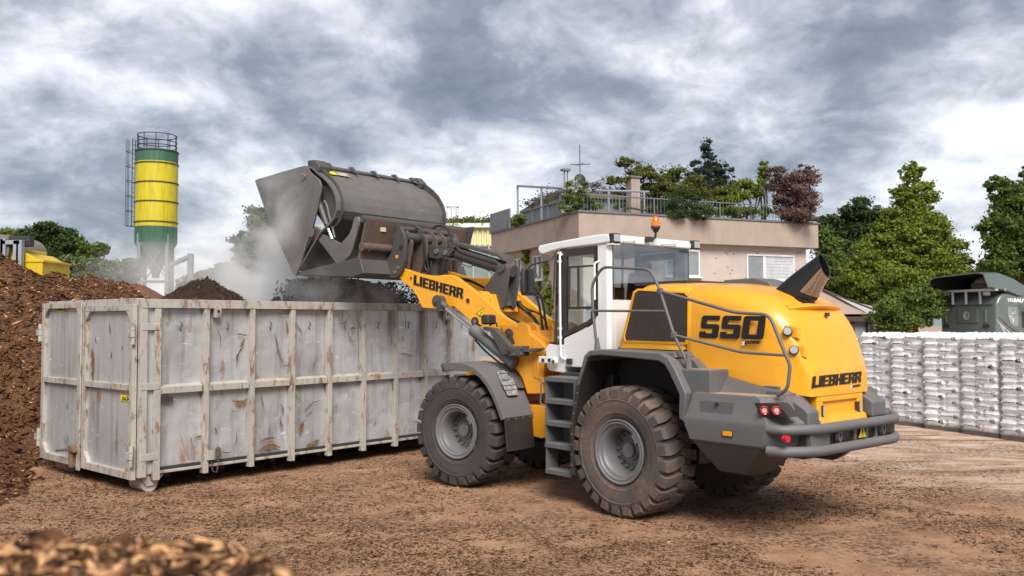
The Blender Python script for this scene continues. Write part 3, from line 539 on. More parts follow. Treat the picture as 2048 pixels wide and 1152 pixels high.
# arm details: raised top flange, holes, logo, warning triangle
for k_,(px,py,r) in enumerate(((805,748,.042),(338,562,.026))):
    p=bp('J',px,py,'F','y',.602); MB().lathe([(r*1.35,-.01),(r*1.3,.006),(r,.006),(r,-.005),(0,-.005)],(p[0],.60,p[2]),(0,1,0),24).build('arm_hole',Y,AM,F=True)
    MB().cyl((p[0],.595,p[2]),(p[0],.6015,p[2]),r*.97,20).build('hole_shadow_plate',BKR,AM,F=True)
j=lambda x,y,v=.602: bp('J',x,y,'F','y',v)
lettering('name_lettering','LIEBHERR',j(358,613),j(766,732),j(364,533),BLK,AM,block=True,gap=.05,F=True)
p3=[j(873,853),j(937,803),j(938,888)]
m=MB().prism([(p[0],p[2]) for p in p3],'y',.602,.605); ws=m.build('warning_sticker',STY,AM,F=True)
cc=sum(p3)/3; 
for i in range(3):
    a=p3[i]+(cc-p3[i])*.08; b=p3[(i+1)%3]+(cc-p3[(i+1)%3])*.08; a=a.copy(); b=b.copy(); a[1]=b[1]=.6065; MB().tube([a,b],.004,4).build('warning_border',BLK,ws,F=True)
a,b=j(918,838),j(908,866); a[1]=b[1]=.607; MB().tube([a,b],[.008,.004],6).build('warning_mark',BLK,ws,F=True); a=j(904,876); b=a.copy(); a[1]=.604; b[1]=.61; MB().tube([a,b],.007,8).build('warning_mark',BLK,ws,F=True)
# cross tube between arms + crank bearing boss
m=MB(); p=bp('J',960,735,'F','y',.15); m.cyl((p[0]-.05,-.5,p[2]-.05),(p[0]-.05,.5,p[2]-.05),.14,24); m.cyl((p[0],-.32,p[2]+.02),(p[0],.32,p[2]+.02),.11,24); m.prism([(p[0]+.25,p[2]-.02),(p[0]-.2,p[2]+.08),(p[0]-.3,p[2]-.2),(p[0]+.2,p[2]-.2)],'y',-.3,.3); m.build('cross_beam',Y,LD,bevel=.01,F=True)
# lift cylinders
for s in(1,-1):
    yy=.74*s; A=Vector((2.455,yy,2.75)); B=Vector((.92,yy,1.80)); d=(B-A).normalized(); K_=A+d*.86
    cy=MB(); cy.tube([K_-d*.03,K_,K_+d*.10,K_+d*.12,B],[.085,.098,.098,.088,.088],20); cy=cy.build('lift_cylinder',GR,LD,F=True)
    MB().tube([A+d*.12,K_],.042,16).build('piston_rod',CHR,cy,F=True)
    e=MB(); e.tube([A+d*.06,A+d*.2],[.07,.05],14); e.cyl((A.x,yy-.06,A.z),(A.x,yy+.06,A.z),.10,24); e.build('rod_eye',DK,cy,F=True)
    q=A+Vector((-.075,0,-.095)); e=MB(); e.prism([(A.x+math.cos(a)*.075,A.z+math.sin(a)*.075) for a in np.linspace(.8,3.9,10)]+[(q.x+math.cos(a)*.04,q.z+math.sin(a)*.04) for a in np.linspace(4.0,6.6,7)],'y',yy+.062*s,yy+.078*s); e.cyl((A.x,yy,A.z),(A.x,yy+.10*s,A.z),.03,12); e.cyl((q.x,yy,q.z),(q.x,yy+.095*s,q.z),.018,8); e.build('retainer_plate',DK,cy,F=True)
    MB().smooth_tube([K_+d*.05+Vector((0,.02,-.12)),K_+d*.3+Vector((0,.03,-.16)),B-d*.1+Vector((0,.03,-.15))],.016,8).build('hydraulic_pipe',HOS,cy,F=True)
# bell crank, tilt cylinder, link
CRP=((1062,458),(1085,446),(1112,450),(1132,478),(1136,520),(1100,800),(1075,816),(1040,812),(985,775),(922,680),(925,655))
cr_=MB(); 
for a,b in((.10,.16),(-.16,-.10)): cr_.prism(bpl('J',CRP,'F','y',.16),'y',a,b)
cr_.prism(bpl('J',((1060,600),(1090,790),(1000,760),(960,690)),'F','y',.16),'y',-.10,.10)
cr_=cr_.build('bell_crank',DK,LD,bevel=.01,F=True)
tp=bp('J',1085,488,'F','y',.16); MB().cyl((tp[0],-.2,tp[2]),(tp[0],.2,tp[2]),.05,18).build('crank_pin',DK,cr_,F=True)
fe=bp('J',655,335,'F','y',.0); A=Vector((tp[0]-.02,0,tp[2]+.0)); B=Vector((fe[0],0,fe[2])); d=(B-A).normalized()
tc_=MB(); tc_.tube([A-d*.1,A+d*.1,A+d*.13,B-d*.22],[.10,.10,.112,.112],20); tc_=tc_.build('tilt_cylinder',DK,LD,F=True); MB().tube([B-d*.25,B],.05,14).build('piston_rod',CHR,tc_,F=True)
CV=bpl('J',((632,290),(655,272),(700,265),(870,305),(1060,362),(1098,392),(1108,418),(1085,412),(1050,385),(740,300),(700,300)),'F','y',.12)
MB().prism(CV,'y',-.14,.14).build('cylinder_cover',DK,tc_,bevel=.006,F=True)
CV=bpl('J',((700,300),(745,322),(1030,408),(1050,440),(1000,430),(860,385),(735,345)),'F','y',.14); MB().prism(CV,'y',.12,.14).build('cover_side',DK,tc_,bevel=.004,F=True)
LK=((452,345),(470,290),(500,282),(545,295),(580,285),(640,300),(690,330),(650,378),(560,402),(490,395),(465,375))
lk=MB(); 
for a,b in((.07,.12),(-.12,-.07)): lk.prism(bpl('J',LK,'F','y',.12),'y',a,b)
lk=lk.build('tilt_link',DK,LD,bevel=.008,F=True)
for px,py in((550,340),(622,350)): p=bp('J',px,py,'F','y',.12); MB().cyl((p[0],-.13,p[2]),(p[0],.145,p[2]),.045,16).build('link_pin',RIM,lk,F=True)
MB().cyl((3.18,-.05,3.55),(3.32,-.05,3.15),.1,12).build('link_boss',DK,lk,F=True)
# quick coupler
CP=((200,235),(215,180),(240,152),(262,150),(285,200),(297,255),(292,400),(268,500),(225,555),(190,562),(145,545),(118,490),(112,440),(150,400),(185,340))
cp=MB().prism(bpl('J',CP,'F','y',.66),'y',.62,.68).build('quick_coupler',DK,LD,bevel=.008,F=True)
MB().prism(bpl('J',CP,'F','y',.66),'y',-.68,-.62).build('coupler_plate',DK,cp,bevel=.008,F=True)
CP2=((290,185),(318,170),(362,270),(355,320),(330,480),(300,480),(300,260))
m=MB()
for y in(.50,-.55): m.prism(bpl('J',CP2,'F','y',.5),'y',y,y+.05)
for k,px in((.22,0),(-.02,0),(-.26,0)): m.prism([(3.34,3.98),(3.20,3.86),(3.18,3.62),(3.36,3.25),(3.6,3.18),(3.6,3.9)],'y',k,k+.035)
m.box(3.5,3.56,-.62,.62,3.2,3.9); m.prism([(3.5,3.30),(3.25,3.22),(3.3,3.16),(3.55,3.2)],'y',-.5,.5); m.build('coupler_web',DKR,cp,bevel=.006,F=True)
MB().cyl((3.36,-.62,3.84),(3.36,.62,3.84),.085,24).build('coupler_tube',DK,cp,F=True)
MB().cyl((3.50,-.62,3.99),(3.50,.62,3.99),.05,16).build('coupler_tube',DK,cp,F=True)
for px,py,r,mt in((255,310,.045,BKR),(222,384,.030,mat('grease_cap_orange',(.85,.33,.01),.4)),(133,468,.022,BKR),(233,475,.030,RIM),(210,510,.036,RIM)):
    p=bp('J',px,py,'F','y',.68); MB().cyl((p[0],.66,p[2]),(p[0],.686 if mt is not RIM else .70,p[2]),r,16).build('coupler_bolt',mt,cp,F=True)
# hoses over the coupler
hs=[[(3.45,.35,3.3),(3.42,.36,3.9),(3.38,.30,4.06),(3.30,.25,3.98),(3.22,.22,3.5),(3.2,.2,3.2)],[(3.55,-.2,4.0),(3.45,-.25,4.12),(3.25,-.3,4.08),(3.12,-.32,3.8),(3.1,-.3,3.3)],[(3.35,.42,3.9),(3.25,.40,4.02),(3.15,.36,3.8),(3.2,.30,3.3),(2.9,.3,3.15)],[(3.1,.25,3.45),(3.05,.28,3.2),(2.9,.3,3.05)]]
for P in hs: MB().smooth_tube(P,.017,8,.12,5).build('hydraulic_hose',HOS,LD,F=True)
def hose(k,pts,y,r=.014,mt=HOS):
    ys=y if isinstance(y,(list,tuple)) else [y]*len(pts)
    MB().smooth_tube([bp(k,px,py,'F','y',v) for (px,py),v in zip(pts,ys)],r,8,.1,4).build('hydraulic_hose',mt,LD,F=True)
hose('J',((740,565),(800,570),(850,590),(920,625),(1120,740),(1210,770),(1280,830),(1360,880),(1410,1000),(1440,1080)),-.38,.015)
hose('J',((760,575),(830,590),(940,640),(1130,755),(1220,790),(1330,880),(1380,940),(1430,1040)),-.36,.015)
hose('J',((1140,715),(1210,750),(1290,815),(1390,850),(1440,900),(1462,960)),-.40,.014)
hose('J',((1325,630),(1370,700),(1395,800),(1410,900),(1425,1010),(1455,1050)),-.1,.019)
hose('J',((1345,622),(1400,690),(1430,800),(1440,900),(1460,1000),(1470,1060)),-.1,.019)
hose('J',((1080,840),(1150,900),(1200,935),(1240,940)),.3,.018); hose('J',((1050,820),(1150,885),(1230,925)),.25,.016)
hose('J',((640,400),(625,440),(640,530)),.13,.012); hose('J',((612,395),(650,400),(720,410)),.13,.008,CHR); hose('J',((700,410),(695,470),(690,500)),.13,.010)
hose('J',((740,440),(820,470),(850,455),(960,490),(1010,525)),.0,.009,CHR)
for px,py in((1215,760),(1300,830)): MB().rb(bp('J',px,py,'F','y',-.38),(.12,.07,.06)).build('hose_clamp',DK,LD,F=True,bevel=.005)
# arm flange strips along far arm inner side
prF('arm_inner_plate','J',((740,600),(880,640),(1000,720),(1130,830),(1100,860),(900,700)),-.30,-.36,-.30,Y,AMF,.006)
# head lamp bracket
hb=MB(); hb.prism(bpl('Q',((520,455),(545,450),(635,465),(800,650),(800,720),(700,712),(655,620),(590,500),(525,478)),'F','y',.86),'y',.80,.90); hb.prism(bpl('Q',((775,640),(885,632),(892,640),(892,722),(885,730),(775,730)),'F','y',.86),'y',.70,.92)
hb=hb.build('lamp_bracket',DK,LD,bevel=.01,F=True)
for px,py in((808,655),(808,712),(875,648),(875,706)): p=bp('Q',px,py,'F','y',.92); MB().cyl((p[0],.91,p[2]),(p[0],.935,p[2]),.014,8).build('bolt',RIM,hb,F=True)
p=bp('Q',562,380,'F','y',.86); m=MB().rb(p,(.16,.20,.15)).build('front_lamp',BK,hb,bevel=.035,seg=3,F=True); 
p=bp('Q',758,688,'F','y',.92); MB().cyl((p[0],.9,p[2]),(p[0],.95,p[2]),.03,14).build('bracket_knob',BK,hb,F=True); hose('Q',((575,440),(600,410),(640,410),(645,450)),.86,.012)
MB().prism(bpl('Q',((900,665),(1065,650),(1068,662),(1020,690),(905,690)),'F','y',.80),'y',.70,.86).build('foot_step',DK,LD,bevel=.006,F=True)
p=bp('Q',425,400,'F','y',.62); MB().cyl((p[0],.45,p[2]),(p[0],.61,p[2]),.075,20).build('stop_roller',BK,LD,F=True); MB().cyl((p[0],.6,p[2]),(p[0],.62,p[2]),.035,14).build('roller_cap',RIM,LD,F=True)
# front fenders
for s in(1,-1):
    P=[(1.90,1.765),(1.86,1.81),(1.62,1.825),(1.42,1.815),(1.24,1.765),(1.08,1.67),(.95,1.55),(.84,1.40),(.74,1.22),(.665,1.06)][::-1]
    q=(.62,1.31) if s>0 else (-1.31,-.62)
    m=MB(); n=len(P); inn=[]
    for i in range(n):
        a=Vector(P[max(i-1,0)]); b=Vector(P[min(i+1,n-1)]); t=(b-a).normalized(); inn.append(Vector(P[i])+Vector((t.y,-t.x))*(.065 if P[i][0]<1.3 else .115))
    rings=[[(P[i][0],q[1],P[i][1]),(P[i][0],q[0],P[i][1]),(inn[i].x,q[0],inn[i].y),(inn[i].x,q[1],inn[i].y)] for i in range(n)]
    ff=m.loft(rings).build('front_fender',GR,LD,bevel=.02,seg=3,F=True,sm=50)
    MB().prism([(.665,1.07),(.69,1.07),(.64,.60),(.615,.60)],'y',s*.66,s*1.29).build('mud_flap',BK,ff,bevel=.004,F=True)
    for k in range(4): MB().rb((.655,s*(.72+.17*k),1.045),(.012,.03,.02)).build('flap_bolt',RIM,ff,F=True)
    MB().prism([(1.55,1.82),(1.20,1.80),(.9,1.6),(.80,1.45),(1.1,1.55),(1.3,1.72)],'y',s*.62,s*.78).build('fender_bracket',DK,ff,bevel=.01,F=True)
PLW=mat('plastic_wrap_lamp',(.52,.54,.56),.22,.3,.35,18,bump=.9,bs=30)
def qp(px,py,d=0):   # on the rounded rear face of the front fender
    best=None
    P=[(1.24,1.765),(1.08,1.67),(.95,1.55),(.84,1.40),(.74,1.22),(.665,1.06)]
    p0=bp('L',px,py,'F','y',1.6); p1=bp('L',px,py,'F','y',.4)
    for i in range(len(P)-1):
        for t in np.linspace(0,1,400):
            q=p0+(p1-p0)*t
            (xa,za),(xb,zb)=P[i],P[i+1]
            if zb-.001<=q[2]<=za+.001:
                xs=xa+(xb-xa)*(za-q[2])/(za-zb)
                if q[0]>=xs-d: return np.array([xs-d,q[1],q[2]])
    return p1
Pq=((735,95),(885,66),(895,160),(922,300),(836,306),(790,220)); a=[qp(*u,.004) for u in Pq]; b=[qp(*u,.055) for u in Pq]
lu=MB().loft([a,b]).build('fender_lamp_unit',PLW,LD,bevel=.012,seg=2,F=True)
for u,v in(((760,110),(885,100)),((785,165),(893,158)),((795,215),(900,205)),((815,255),(912,240))): MB().tube([qp(*u,.06),qp(*v,.06)],.012,6).build('lamp_rib',PLW,lu,F=True)
for u,v in(((820,85),(830,150)),((850,80),(858,150)),((872,78),(878,150))): MB().tube([qp(*u,.062),qp(*v,.062)],.006,6).build('lamp_rib',PLW,lu,F=True)
# ================ high-tip bucket ================
SP=bpl('I',((42,160),(60,148),(425,43),(445,60),(470,98),(535,150),(551,195),(550,235),(520,380),(490,500),(470,560),(385,820),(352,895),(340,880),(150,470),(100,330)),'F','y',1.33)
bk=MB().prism(SP,'y',1.31,1.345).build('bucket',DKB,LD,bevel=.006,F=True)
MB().prism(SP,'y',-1.345,-1.31).build('side_plate',DKB,bk,bevel=.006,F=True)
SK=[(6.50,5.03),(5.9,5.09),(5.2,5.14),(5.02,5.13),(4.90,5.09),(4.76,4.99),(4.62,4.90),(4.50,4.82),(4.38,4.70),(4.30,4.58),(4.255,4.45),(4.25,4.30),(4.31,4.17),(4.45,4.07),(4.7,3.92),(4.95,3.65),(5.25,3.32)]
m=MB(); r=[]; n=len(SK)
for i in range(n):
    a=Vector(SK[max(i-1,0)]); b=Vector(SK[min(i+1,n-1)]); t=(b-a).normalized(); nn=Vector((t.y,-t.x)); q=Vector(SK[i])-nn*.03
    r.append([(SK[i][0],1.31,SK[i][1]),(SK[i][0],-1.31,SK[i][1]),(q.x,-1.31,q.y),(q.x,1.31,q.y)])
m.loft(r).build('bucket_shell',DKB,bk,F=True,sm=14)
for s,y in((1,1.19),(-1,-1.28)):
    E_=[(5.1,5.17),(4.97,5.185),(4.86,5.12),(4.70,5.03),(4.55,4.93),(4.40,4.80),(4.27,4.62),(4.21,4.45),(4.205,4.28),(4.28,4.12),(4.42,4.02),(4.6,4.0),(5.0,4.4),(5.2,5.0)]
    if s<0: E_=[(x+(-.02),z+.035) for x,z in E_]
    MB().prism(E_,'y',y,y+.03*s).build('end_plate',DK,bk,bevel=.004,F=True)
m=MB().cyl((4.98,-1.3,5.155),(4.98,1.3,5.155),.035,12).build('top_ridge',DKB,bk,F=True)
for y in(.92,.38,-.15,-.68,-1.15): MB().prism([(4.98,5.15),(5.02,5.225),(4.93,5.225),(4.80,5.09)],'y',y-.03,y+.03).build('ridge_lug',DK,bk,bevel=.006,F=True)
for ya,yb in((1.05,1.30),(-1.33,-1.18)): MB().prism([(5.05,5.1),(5.05,5.23),(4.85,5.22),(4.72,5.1),(4.75,5.0)],'y',ya,yb).build('hinge_block',DK,bk,bevel=.02,F=True)
P=[bp('I',u,v,'F','y',1.02) for u,v in((540,92),(590,98),(612,122),(560,112))]
MB().add([(4.80,1.08,5.055),(4.80,.92,5.055),(4.70,.92,4.985),(4.70,1.08,4.985)],[(0,1,2,3)]).build('warning_sticker',STY,bk,F=True); MB().add([(4.80,.90,5.057),(4.80,.62,5.057),(4.70,.62,4.987),(4.70,.90,4.987)],[(0,1,2,3)]).build('side_sticker',mat('sticker_pale',(.5,.42,.36),.6,dirt=.5,rt=.5,rs=(9,9,9)),bk,F=True)
cl=MB().tube([(4.80,1.265,4.55),(4.76,1.265,4.46),(4.56,1.265,4.07)],[.03,.05,.05],14).build('tipping_cylinder',DK,bk,F=True); MB().tube([(4.56,1.265,4.07),(4.42,1.265,3.82)],.03,10).build('piston_rod',CHR,cl,F=True)
MB().smooth_tube([(4.68,1.23,4.50),(4.6,1.23,4.40),(4.56,1.23,4.25),(4.47,1.23,4.05),(4.40,1.23,3.85)],.018,8).build('hydraulic_hose',RIM,bk,F=True)
p=Vector(SP[0]); 
for px,py,rr in((405,130,.07),(470,560,.08),(365,268,.018)):
    p=bp('I',px,py,'F','y',1.345); MB().cyl((p[0],1.34,p[2]),(p[0],1.36,p[2]),rr,18).build('pin_boss',DKB,bk,F=True,bevel=.006)
a,b=bp('I',165,260,'F','y',1.35),bp('I',345,672,'F','y',1.35); MB().tube([a,b],.008,6).build('weld_seam',DKB,bk,F=True)
# carrier frame below the bucket
ca=MB(); ca.prism([(5.36,3.245),(5.30,3.30),(4.3,3.42),(3.86,3.47),(3.72,3.46),(3.62,3.22),(3.9,3.17)],'y',-1.28,1.28); ca=ca.build('bucket_carrier',DK,LD,bevel=.01,F=True)
m=MB(); m.prism([(3.80,3.42),(3.62,4.12),(3.66,4.13),(3.86,3.44)],'y',-1.26,1.22); m.build('carrier_back_plate',DKR,ca,bevel=.004,F=True)
MB().cyl((3.70,-1.33,4.12),(3.70,1.24,4.12),.062,24).build('carrier_tube',DK,ca,F=True,bevel=.006)
MB().cyl((3.72,.60,3.66),(3.72,1.24,3.66),.072,24).build('carrier_tube',DKR,ca,F=True); MB().cyl((3.72,1.08,3.66),(3.72,1.12,3.66),.085,24).build('tube_collar',DKR,ca,F=True)
HK=bpl('I',((512,598),(528,556),(545,560),(600,590),(700,642),(735,605),(765,570),(785,520),(800,455),(815,435),(835,435),(845,470),(790,690),(765,740),(690,808),(670,805),(640,760),(560,655)),'F','y',1.26)
for a,b in((1.23,1.27),(-1.27,-1.23)): MB().prism(HK,'y',a,b).build('hook_plate',DKB,ca,bevel=.006,F=True)
FL=bpl('I',((520,520),(545,560),(480,640),(392,800),(365,868),(358,860)),'F','y',1.22); MB().prism(FL,'y',1.20,1.24).build('wear_plate',DKR,ca,bevel=.004,F=True)
MB().prism([(3.50,4.18),(3.62,3.80),(3.85,3.45),(4.3,3.42),(4.2,3.75),(3.78,4.18)],'y',-1.33,-1.27).build('carrier_end_plate',DK,ca,bevel=.006,F=True)
for px in(1030,): p=bp('I',px,530,'F','x',3.63); MB().rb((3.655,p[1],p[2]),(.012,.12,.085)).build('lifting_eye_sticker',mat('sticker_cream',(.6,.5,.33),.6),ca,F=True)
# ================================================================ GROUND
def vnoise(x,y,seed=0,oct=5,f=1.,gain=.5):
    r=np.random.default_rng(seed); T=r.random((256,256)); o=np.zeros_like(x,dtype=float); a=1;s=0
    for _ in range(oct):
        X=x*f+17.3*_; Y_=y*f+5.1*_; xi=np.floor(X).astype(int); yi=np.floor(Y_).astype(int); fx=X-xi; fy=Y_-yi; fx=fx*fx*(3-2*fx); fy=fy*fy*(3-2*fy)
        g=lambda i,j:T[(xi+i)&255,(yi+j)&255]
        o+=a*((g(0,0)*(1-fx)+g(1,0)*fx)*(1-fy)+(g(0,1)*(1-fx)+g(1,1)*fx)*fy-.5); s+=a; a*=gain; f*=2
    return o/s*2
def gmat(name,dirt=False,dark=0,steam=0):
    m=bpy.data.materials.new(name); m.use_nodes=True; nt=m.node_tree; nt.nodes.clear(); L=nt.links.new
    b=N(nt,'ShaderNodeBsdfPrincipled'); o=N(nt,'ShaderNodeOutputMaterial'); L(b.outputs[0],o.inputs[0]); b.inputs['Roughness'].default_value=.92; b.inputs['Specular IOR Level'].default_value=.2
    tc=N(nt,'ShaderNodeTexCoord')
    def no(scale,det=6,ro=.6,mp=(1,1,1),dist=0,rot=0):
        q=N(nt,'ShaderNodeMapping'); q.inputs['Scale'].default_value=mp; q.inputs['Rotation'].default_value=(0,0,rot); L(tc.outputs['Object'],q.inputs[0])
        n=N(nt,'ShaderNodeTexNoise'); n.inputs['Scale'].default_value=scale; n.inputs['Detail'].default_value=det; n.inputs['Roughness'].default_value=ro; n.inputs['Distortion'].default_value=dist; L(q.outputs[0],n.inputs[0]); return n.outputs[0]
    def rp(s,a,b2,c=0,d=1):
        r=N(nt,'ShaderNodeMapRange'); r.inputs[1].default_value=a; r.inputs[2].default_value=b2; r.inputs[3].default_value=c; r.inputs[4].default_value=d; L(s,r.inputs[0]); return r.outputs[0]
    def mx(f,a,b2):
        x=N(nt,'ShaderNodeMix',data_type='RGBA')
        for i,v in((0,f),(6,a),(7,b2)):
            if isinstance(v,(int,float)): x.inputs[i].default_value=v
            elif isinstance(v,tuple): x.inputs[i].default_value=(*v,1)
            else: L(v,x.inputs[i])
        return x.outputs[2]
    def op(k,a,b2):
        x=N(nt,'ShaderNodeMath',operation=k)
        for i,v in((0,a),(1,b2)):
            if isinstance(v,(int,float)): x.inputs[i].default_value=v
            else: L(v,x.inputs[i])
        return x.outputs[0]
    if dirt:
        c=mx(rp(no(.9,7,.65),.35,.68),(.37,.20,.118),(.25,.13,.075))
        c=mx(rp(no(2.2,9,.75),.42,.62),c,(.42,.255,.155))
        # pale dusty wheel lane running past the right of the machine (a real area of dry dust)
        sx=N(nt,'ShaderNodeSeparateXYZ'); L(tc.outputs['Object'],sx.inputs[0])
        ln=op('ADD',op('MULTIPLY',sx.outputs[0],.53),op('MULTIPLY',sx.outputs[1],.30)); ln=op('ADD',ln,op('MULTIPLY',rp(no(.35,4),.3,.7,-1,1),1.4))
        pale=rp(ln,6.6,9.0); c=mx(op('MULTIPLY',pale,rp(no(1.3,8,.7,(1,2.2,1),.6,.5),.26,.62)),c,(.60,.465,.365))
        # tyre tracks / dragged streaks
        st=rp(no(1.0,6,.6,(.35,3.2,1),.4,.45),.53,.66); c=mx(op('MULTIPLY',st,op('MULTIPLY',pale,.85)),c,(.19,.11,.07))
        # mulch dust patches
        pt=op('MULTIPLY',rp(no(.55,5,.62,(1,1.6,1)),.43,.54),rp(no(16,8,.8),.47,.56)); c=mx(op('MULTIPLY',pt,.9),c,(.065,.036,.022))
        pt=rp(no(28,6,.8),.60,.66); c=mx(op('MULTIPLY',pt,.6),c,(.09,.05,.03))
        pt=rp(no(40,3,.8),.66,.70); c=mx(op('MULTIPLY',pt,.7),c,(.55,.40,.25))
        hb=op('ADD',op('MULTIPLY',no(3,9,.7),.6),op('MULTIPLY',no(32,5,.8),.35)); ds=.05
    else:
        c=mx(rp(no(1.2,7,.7),.35,.65),(.13,.062,.033),(.21,.10,.052)) if not dark else mx(rp(no(1.5,7,.7),.35,.65),(.028,.020,.016),(.055,.036,.027))
        c=mx(rp(no(11,8,.8),.5,.64),c,(.030,.016,.010)); c=mx(op('MULTIPLY',rp(no(19,4,.8,(1,1,2.5),1.),.63,.68),.7 if not dark else .2),c,(.36,.19,.09))
        hb=op('ADD',op('MULTIPLY',no(5,9,.75),.8),op('MULTIPLY',no(22,6,.8),.5)); ds=.12
    L(c,b.inputs['Base Color'])
    bn=N(nt,'ShaderNodeBump'); bn.inputs['Strength'].default_value=.9; bn.inputs['Distance'].default_value=ds; L(hb,bn.inputs['Height']); L(bn.outputs[0],b.inputs['Normal']); return m
GM=gmat('dirt_ground_mat',True); PM=gmat('bark_mulch_mat'); PD=gmat('dark_mulch_mat',dark=1)
def grid(xs,ys,hf):
    X,Y_=np.meshgrid(xs,ys,indexing='ij'); Z=hf(X,Y_); n,k=X.shape; v=np.stack([X,Y_,Z],-1).reshape(-1,3)
    i=(np.arange(n-1)[:,None]*k+np.arange(k-1)).ravel(); return v,np.stack([i,i+k,i+k+1,i+1],-1)
tt=np.linspace(-1,1,261); xs=np.sinh(tt*4.6)/np.sinh(4.6)*700; tt=np.linspace(0,1,241); ys=-6+np.sinh(tt*5.0)/np.sinh(5.0)*1400
gh=lambda X,Y_: (vnoise(X,Y_,3,4,.35)*.035+vnoise(X,Y_,5,3,2.2)*.012)*np.exp(-((X/40)**2+(Y_/60)**2))
v,f=grid(xs,ys,gh); tag(npmesh('ground',v,f,GM,smooth=True),kind='structure')
CHM=mat('bark_chips_mat',(.20,.085,.038),.85,0,0,9,island=1,col2=(.035,.018,.011),spec=.2)
CHP=mat('pale_chips_mat',(.62,.42,.24),.8,0,0,9,island=1,col2=(.22,.11,.05),spec=.2)
CHF=mat('orange_chips_mat',(.80,.47,.23),.85,0,0,9,island=1,col2=(.18,.07,.03),spec=.2)
def slivers(P,size,rng,nrm=None,flat=.7,fat=.3):
    n=len(P); a=rng.random(n)*2*np.pi; d=np.stack([np.cos(a),np.sin(a),rng.normal(0,1-flat,n)],-1); d/=np.linalg.norm(d,axis=1)[:,None]
    if nrm is not None: d-=nrm*(d*nrm).sum(1)[:,None]*flat; d/=np.linalg.norm(d,axis=1)[:,None]
    u=np.cross(d,rng.normal(0,1,(n,3))); u/=np.linalg.norm(u,axis=1)[:,None]; w=np.cross(d,u)
    L_=(size*(.35+rng.gamma(2.2,.35,n)))[:,None]; W_=L_*fat*(.4+rng.random(n)[:,None])
    v=np.stack([P-d*L_,P+u*W_-d*L_*.2,P-u*W_*.6+w*W_*.7,P+d*L_],1); f=np.array([[0,1,2],[1,3,2],[0,2,3],[0,3,1]])
    return v.reshape(-1,3),(np.arange(n)[:,None,None]*4+f).reshape(-1,3)
def gchips(name,n,m,size,seed,label,lo=3.0,hi=17):
    r=np.random.default_rng(seed); u=r.random(n); y=lo*(hi/lo)**u; x=(r.random(n)*2-1)*.66*y+.0
    den=vnoise(x,y*1.0,11,4,.55)*2.2+vnoise(x,y,12,3,2.0)*.7+np.where(x<0,.45,.0)+np.clip((-3-x)/3,0,1)*1.2-np.clip((x*.53+y*.3-5.6)/3,0,1)*.75+.15
    k=r.random(n)<np.clip(.28+den,.03,1); x,y=x[k],y[k]; P=np.stack([x,y,gh(x,y)+.004],-1)
    v,f=slivers(P,size,r,np.tile([0,0,1.],(len(P),1)),.93); tag(npmesh(name,v,f,m),label,'wood chips',kind='stuff')
gchips('bark_chips',230000,CHM,.016,21,'dark brown bark chips scattered over the dirt ground'); gchips('pale_wood_chips',170000,CHP,.012,22,'pale straw coloured wood chips scattered over the dirt ground')
# ---- mulch piles
def pile(name,xs,ys,hf,m,chips,cm,cs,label,cat='mulch pile',group=None,kind=None,seed=1,flat=.5,par=None,skirt=True):
    v,f=grid(xs,ys,hf); r=np.random.default_rng(seed)
    keep=(v[:,2][f].max(1)>-.04) if skirt else np.ones(len(f),bool); f=f[keep]
    o=npmesh(name,v,f,m,smooth=True); tag(o,label,cat,group,kind)
    for q,(n,mm,s) in enumerate(zip(chips,cm,cs)):
        x=xs[0]+r.random(n)*(xs[-1]-xs[0]); y=ys[0]+r.random(n)*(ys[-1]-ys[0]); z=hf(x,y); e=.05; k=z>.0
        nx=-(hf(x+e,y)-z)/e; ny=-(hf(x,y+e)-z)/e; nn=np.stack([nx,ny,np.ones_like(nx)],-1); nn/=np.linalg.norm(nn,axis=1)[:,None]
        P=np.stack([x,y,z],-1)[k]+nn[k]*s*.2; v2,f2=slivers(P,s,r,nn[k],flat)
        c=npmesh('loose_bark',v2,f2,mm,o); c['kind']='stuff'
    return o
def seg(X,Y_,a,b):
    a=np.array(a);b=np.array(b); d=b-a; t=np.clip(((X-a[0])*d[0]+(Y_-a[1])*d[1])/(d@d),0,1); return np.hypot(X-a[0]-t*d[0],Y_-a[1]-t*d[1]),t
def h1(X,Y_):
    d,t=seg(X,Y_,(-17,16.5),(-11.3,19.0)); h=(5.15-1.0*t)-d*.74
    d,t=seg(X,Y_,(-11.3,19.0),(-8.6,24.5)); h=np.maximum(h,(3.97-1.35*t)-d*.70)
    d,t=seg(X,Y_,(-14,13.8),(-10.6,16.6)); h=np.maximum(h,2.6-d*.62)
    d,t=seg(X,Y_,(-15,9.6),(-9.0,11.6)); h=np.maximum(h,1.1-d*.48)
    h+=vnoise(X,Y_,31,5,.5,.55)*.42+vnoise(X,Y_,32,4,2.6,.6)*.13
    O_,A_,B_=fr('C'); a=(X-O_[0])*A_[0]+(Y_-O_[1])*A_[1]; b=(X-O_[0])*B_[0]+(Y_-O_[1])*B_[1]
    dc=np.hypot(np.maximum(np.maximum(-a,a-7),0),np.maximum(np.maximum(-b,b-3.35),0)); h=np.minimum(h,dc*1.15-.42)
    return np.where(h>0,h,h*.3)-.03
pile('mulch_pile',np.linspace(-23,-3,330),np.linspace(8,31,330),h1,PM,(110000,60000),(CHM,CHF),(.062,.042),'huge reddish brown bark mulch pile at the left edge of the yard')
def cone(cx,cy,h,sl,seed,amp=.12):
    def f(X,Y_):
        d=np.hypot(X-cx,Y_-cy); q=h-np.sqrt(d*d+.08)*sl+vnoise(X,Y_,seed,5,1.2,.6)*amp; return np.where(q>0,q,q*.3)-.03
    return f
p=bp('',268,554,'W','y',27); REDM=mat('red_soil',(.17,.075,.045),.95,0,.2,4,bump=.8,bs=12)
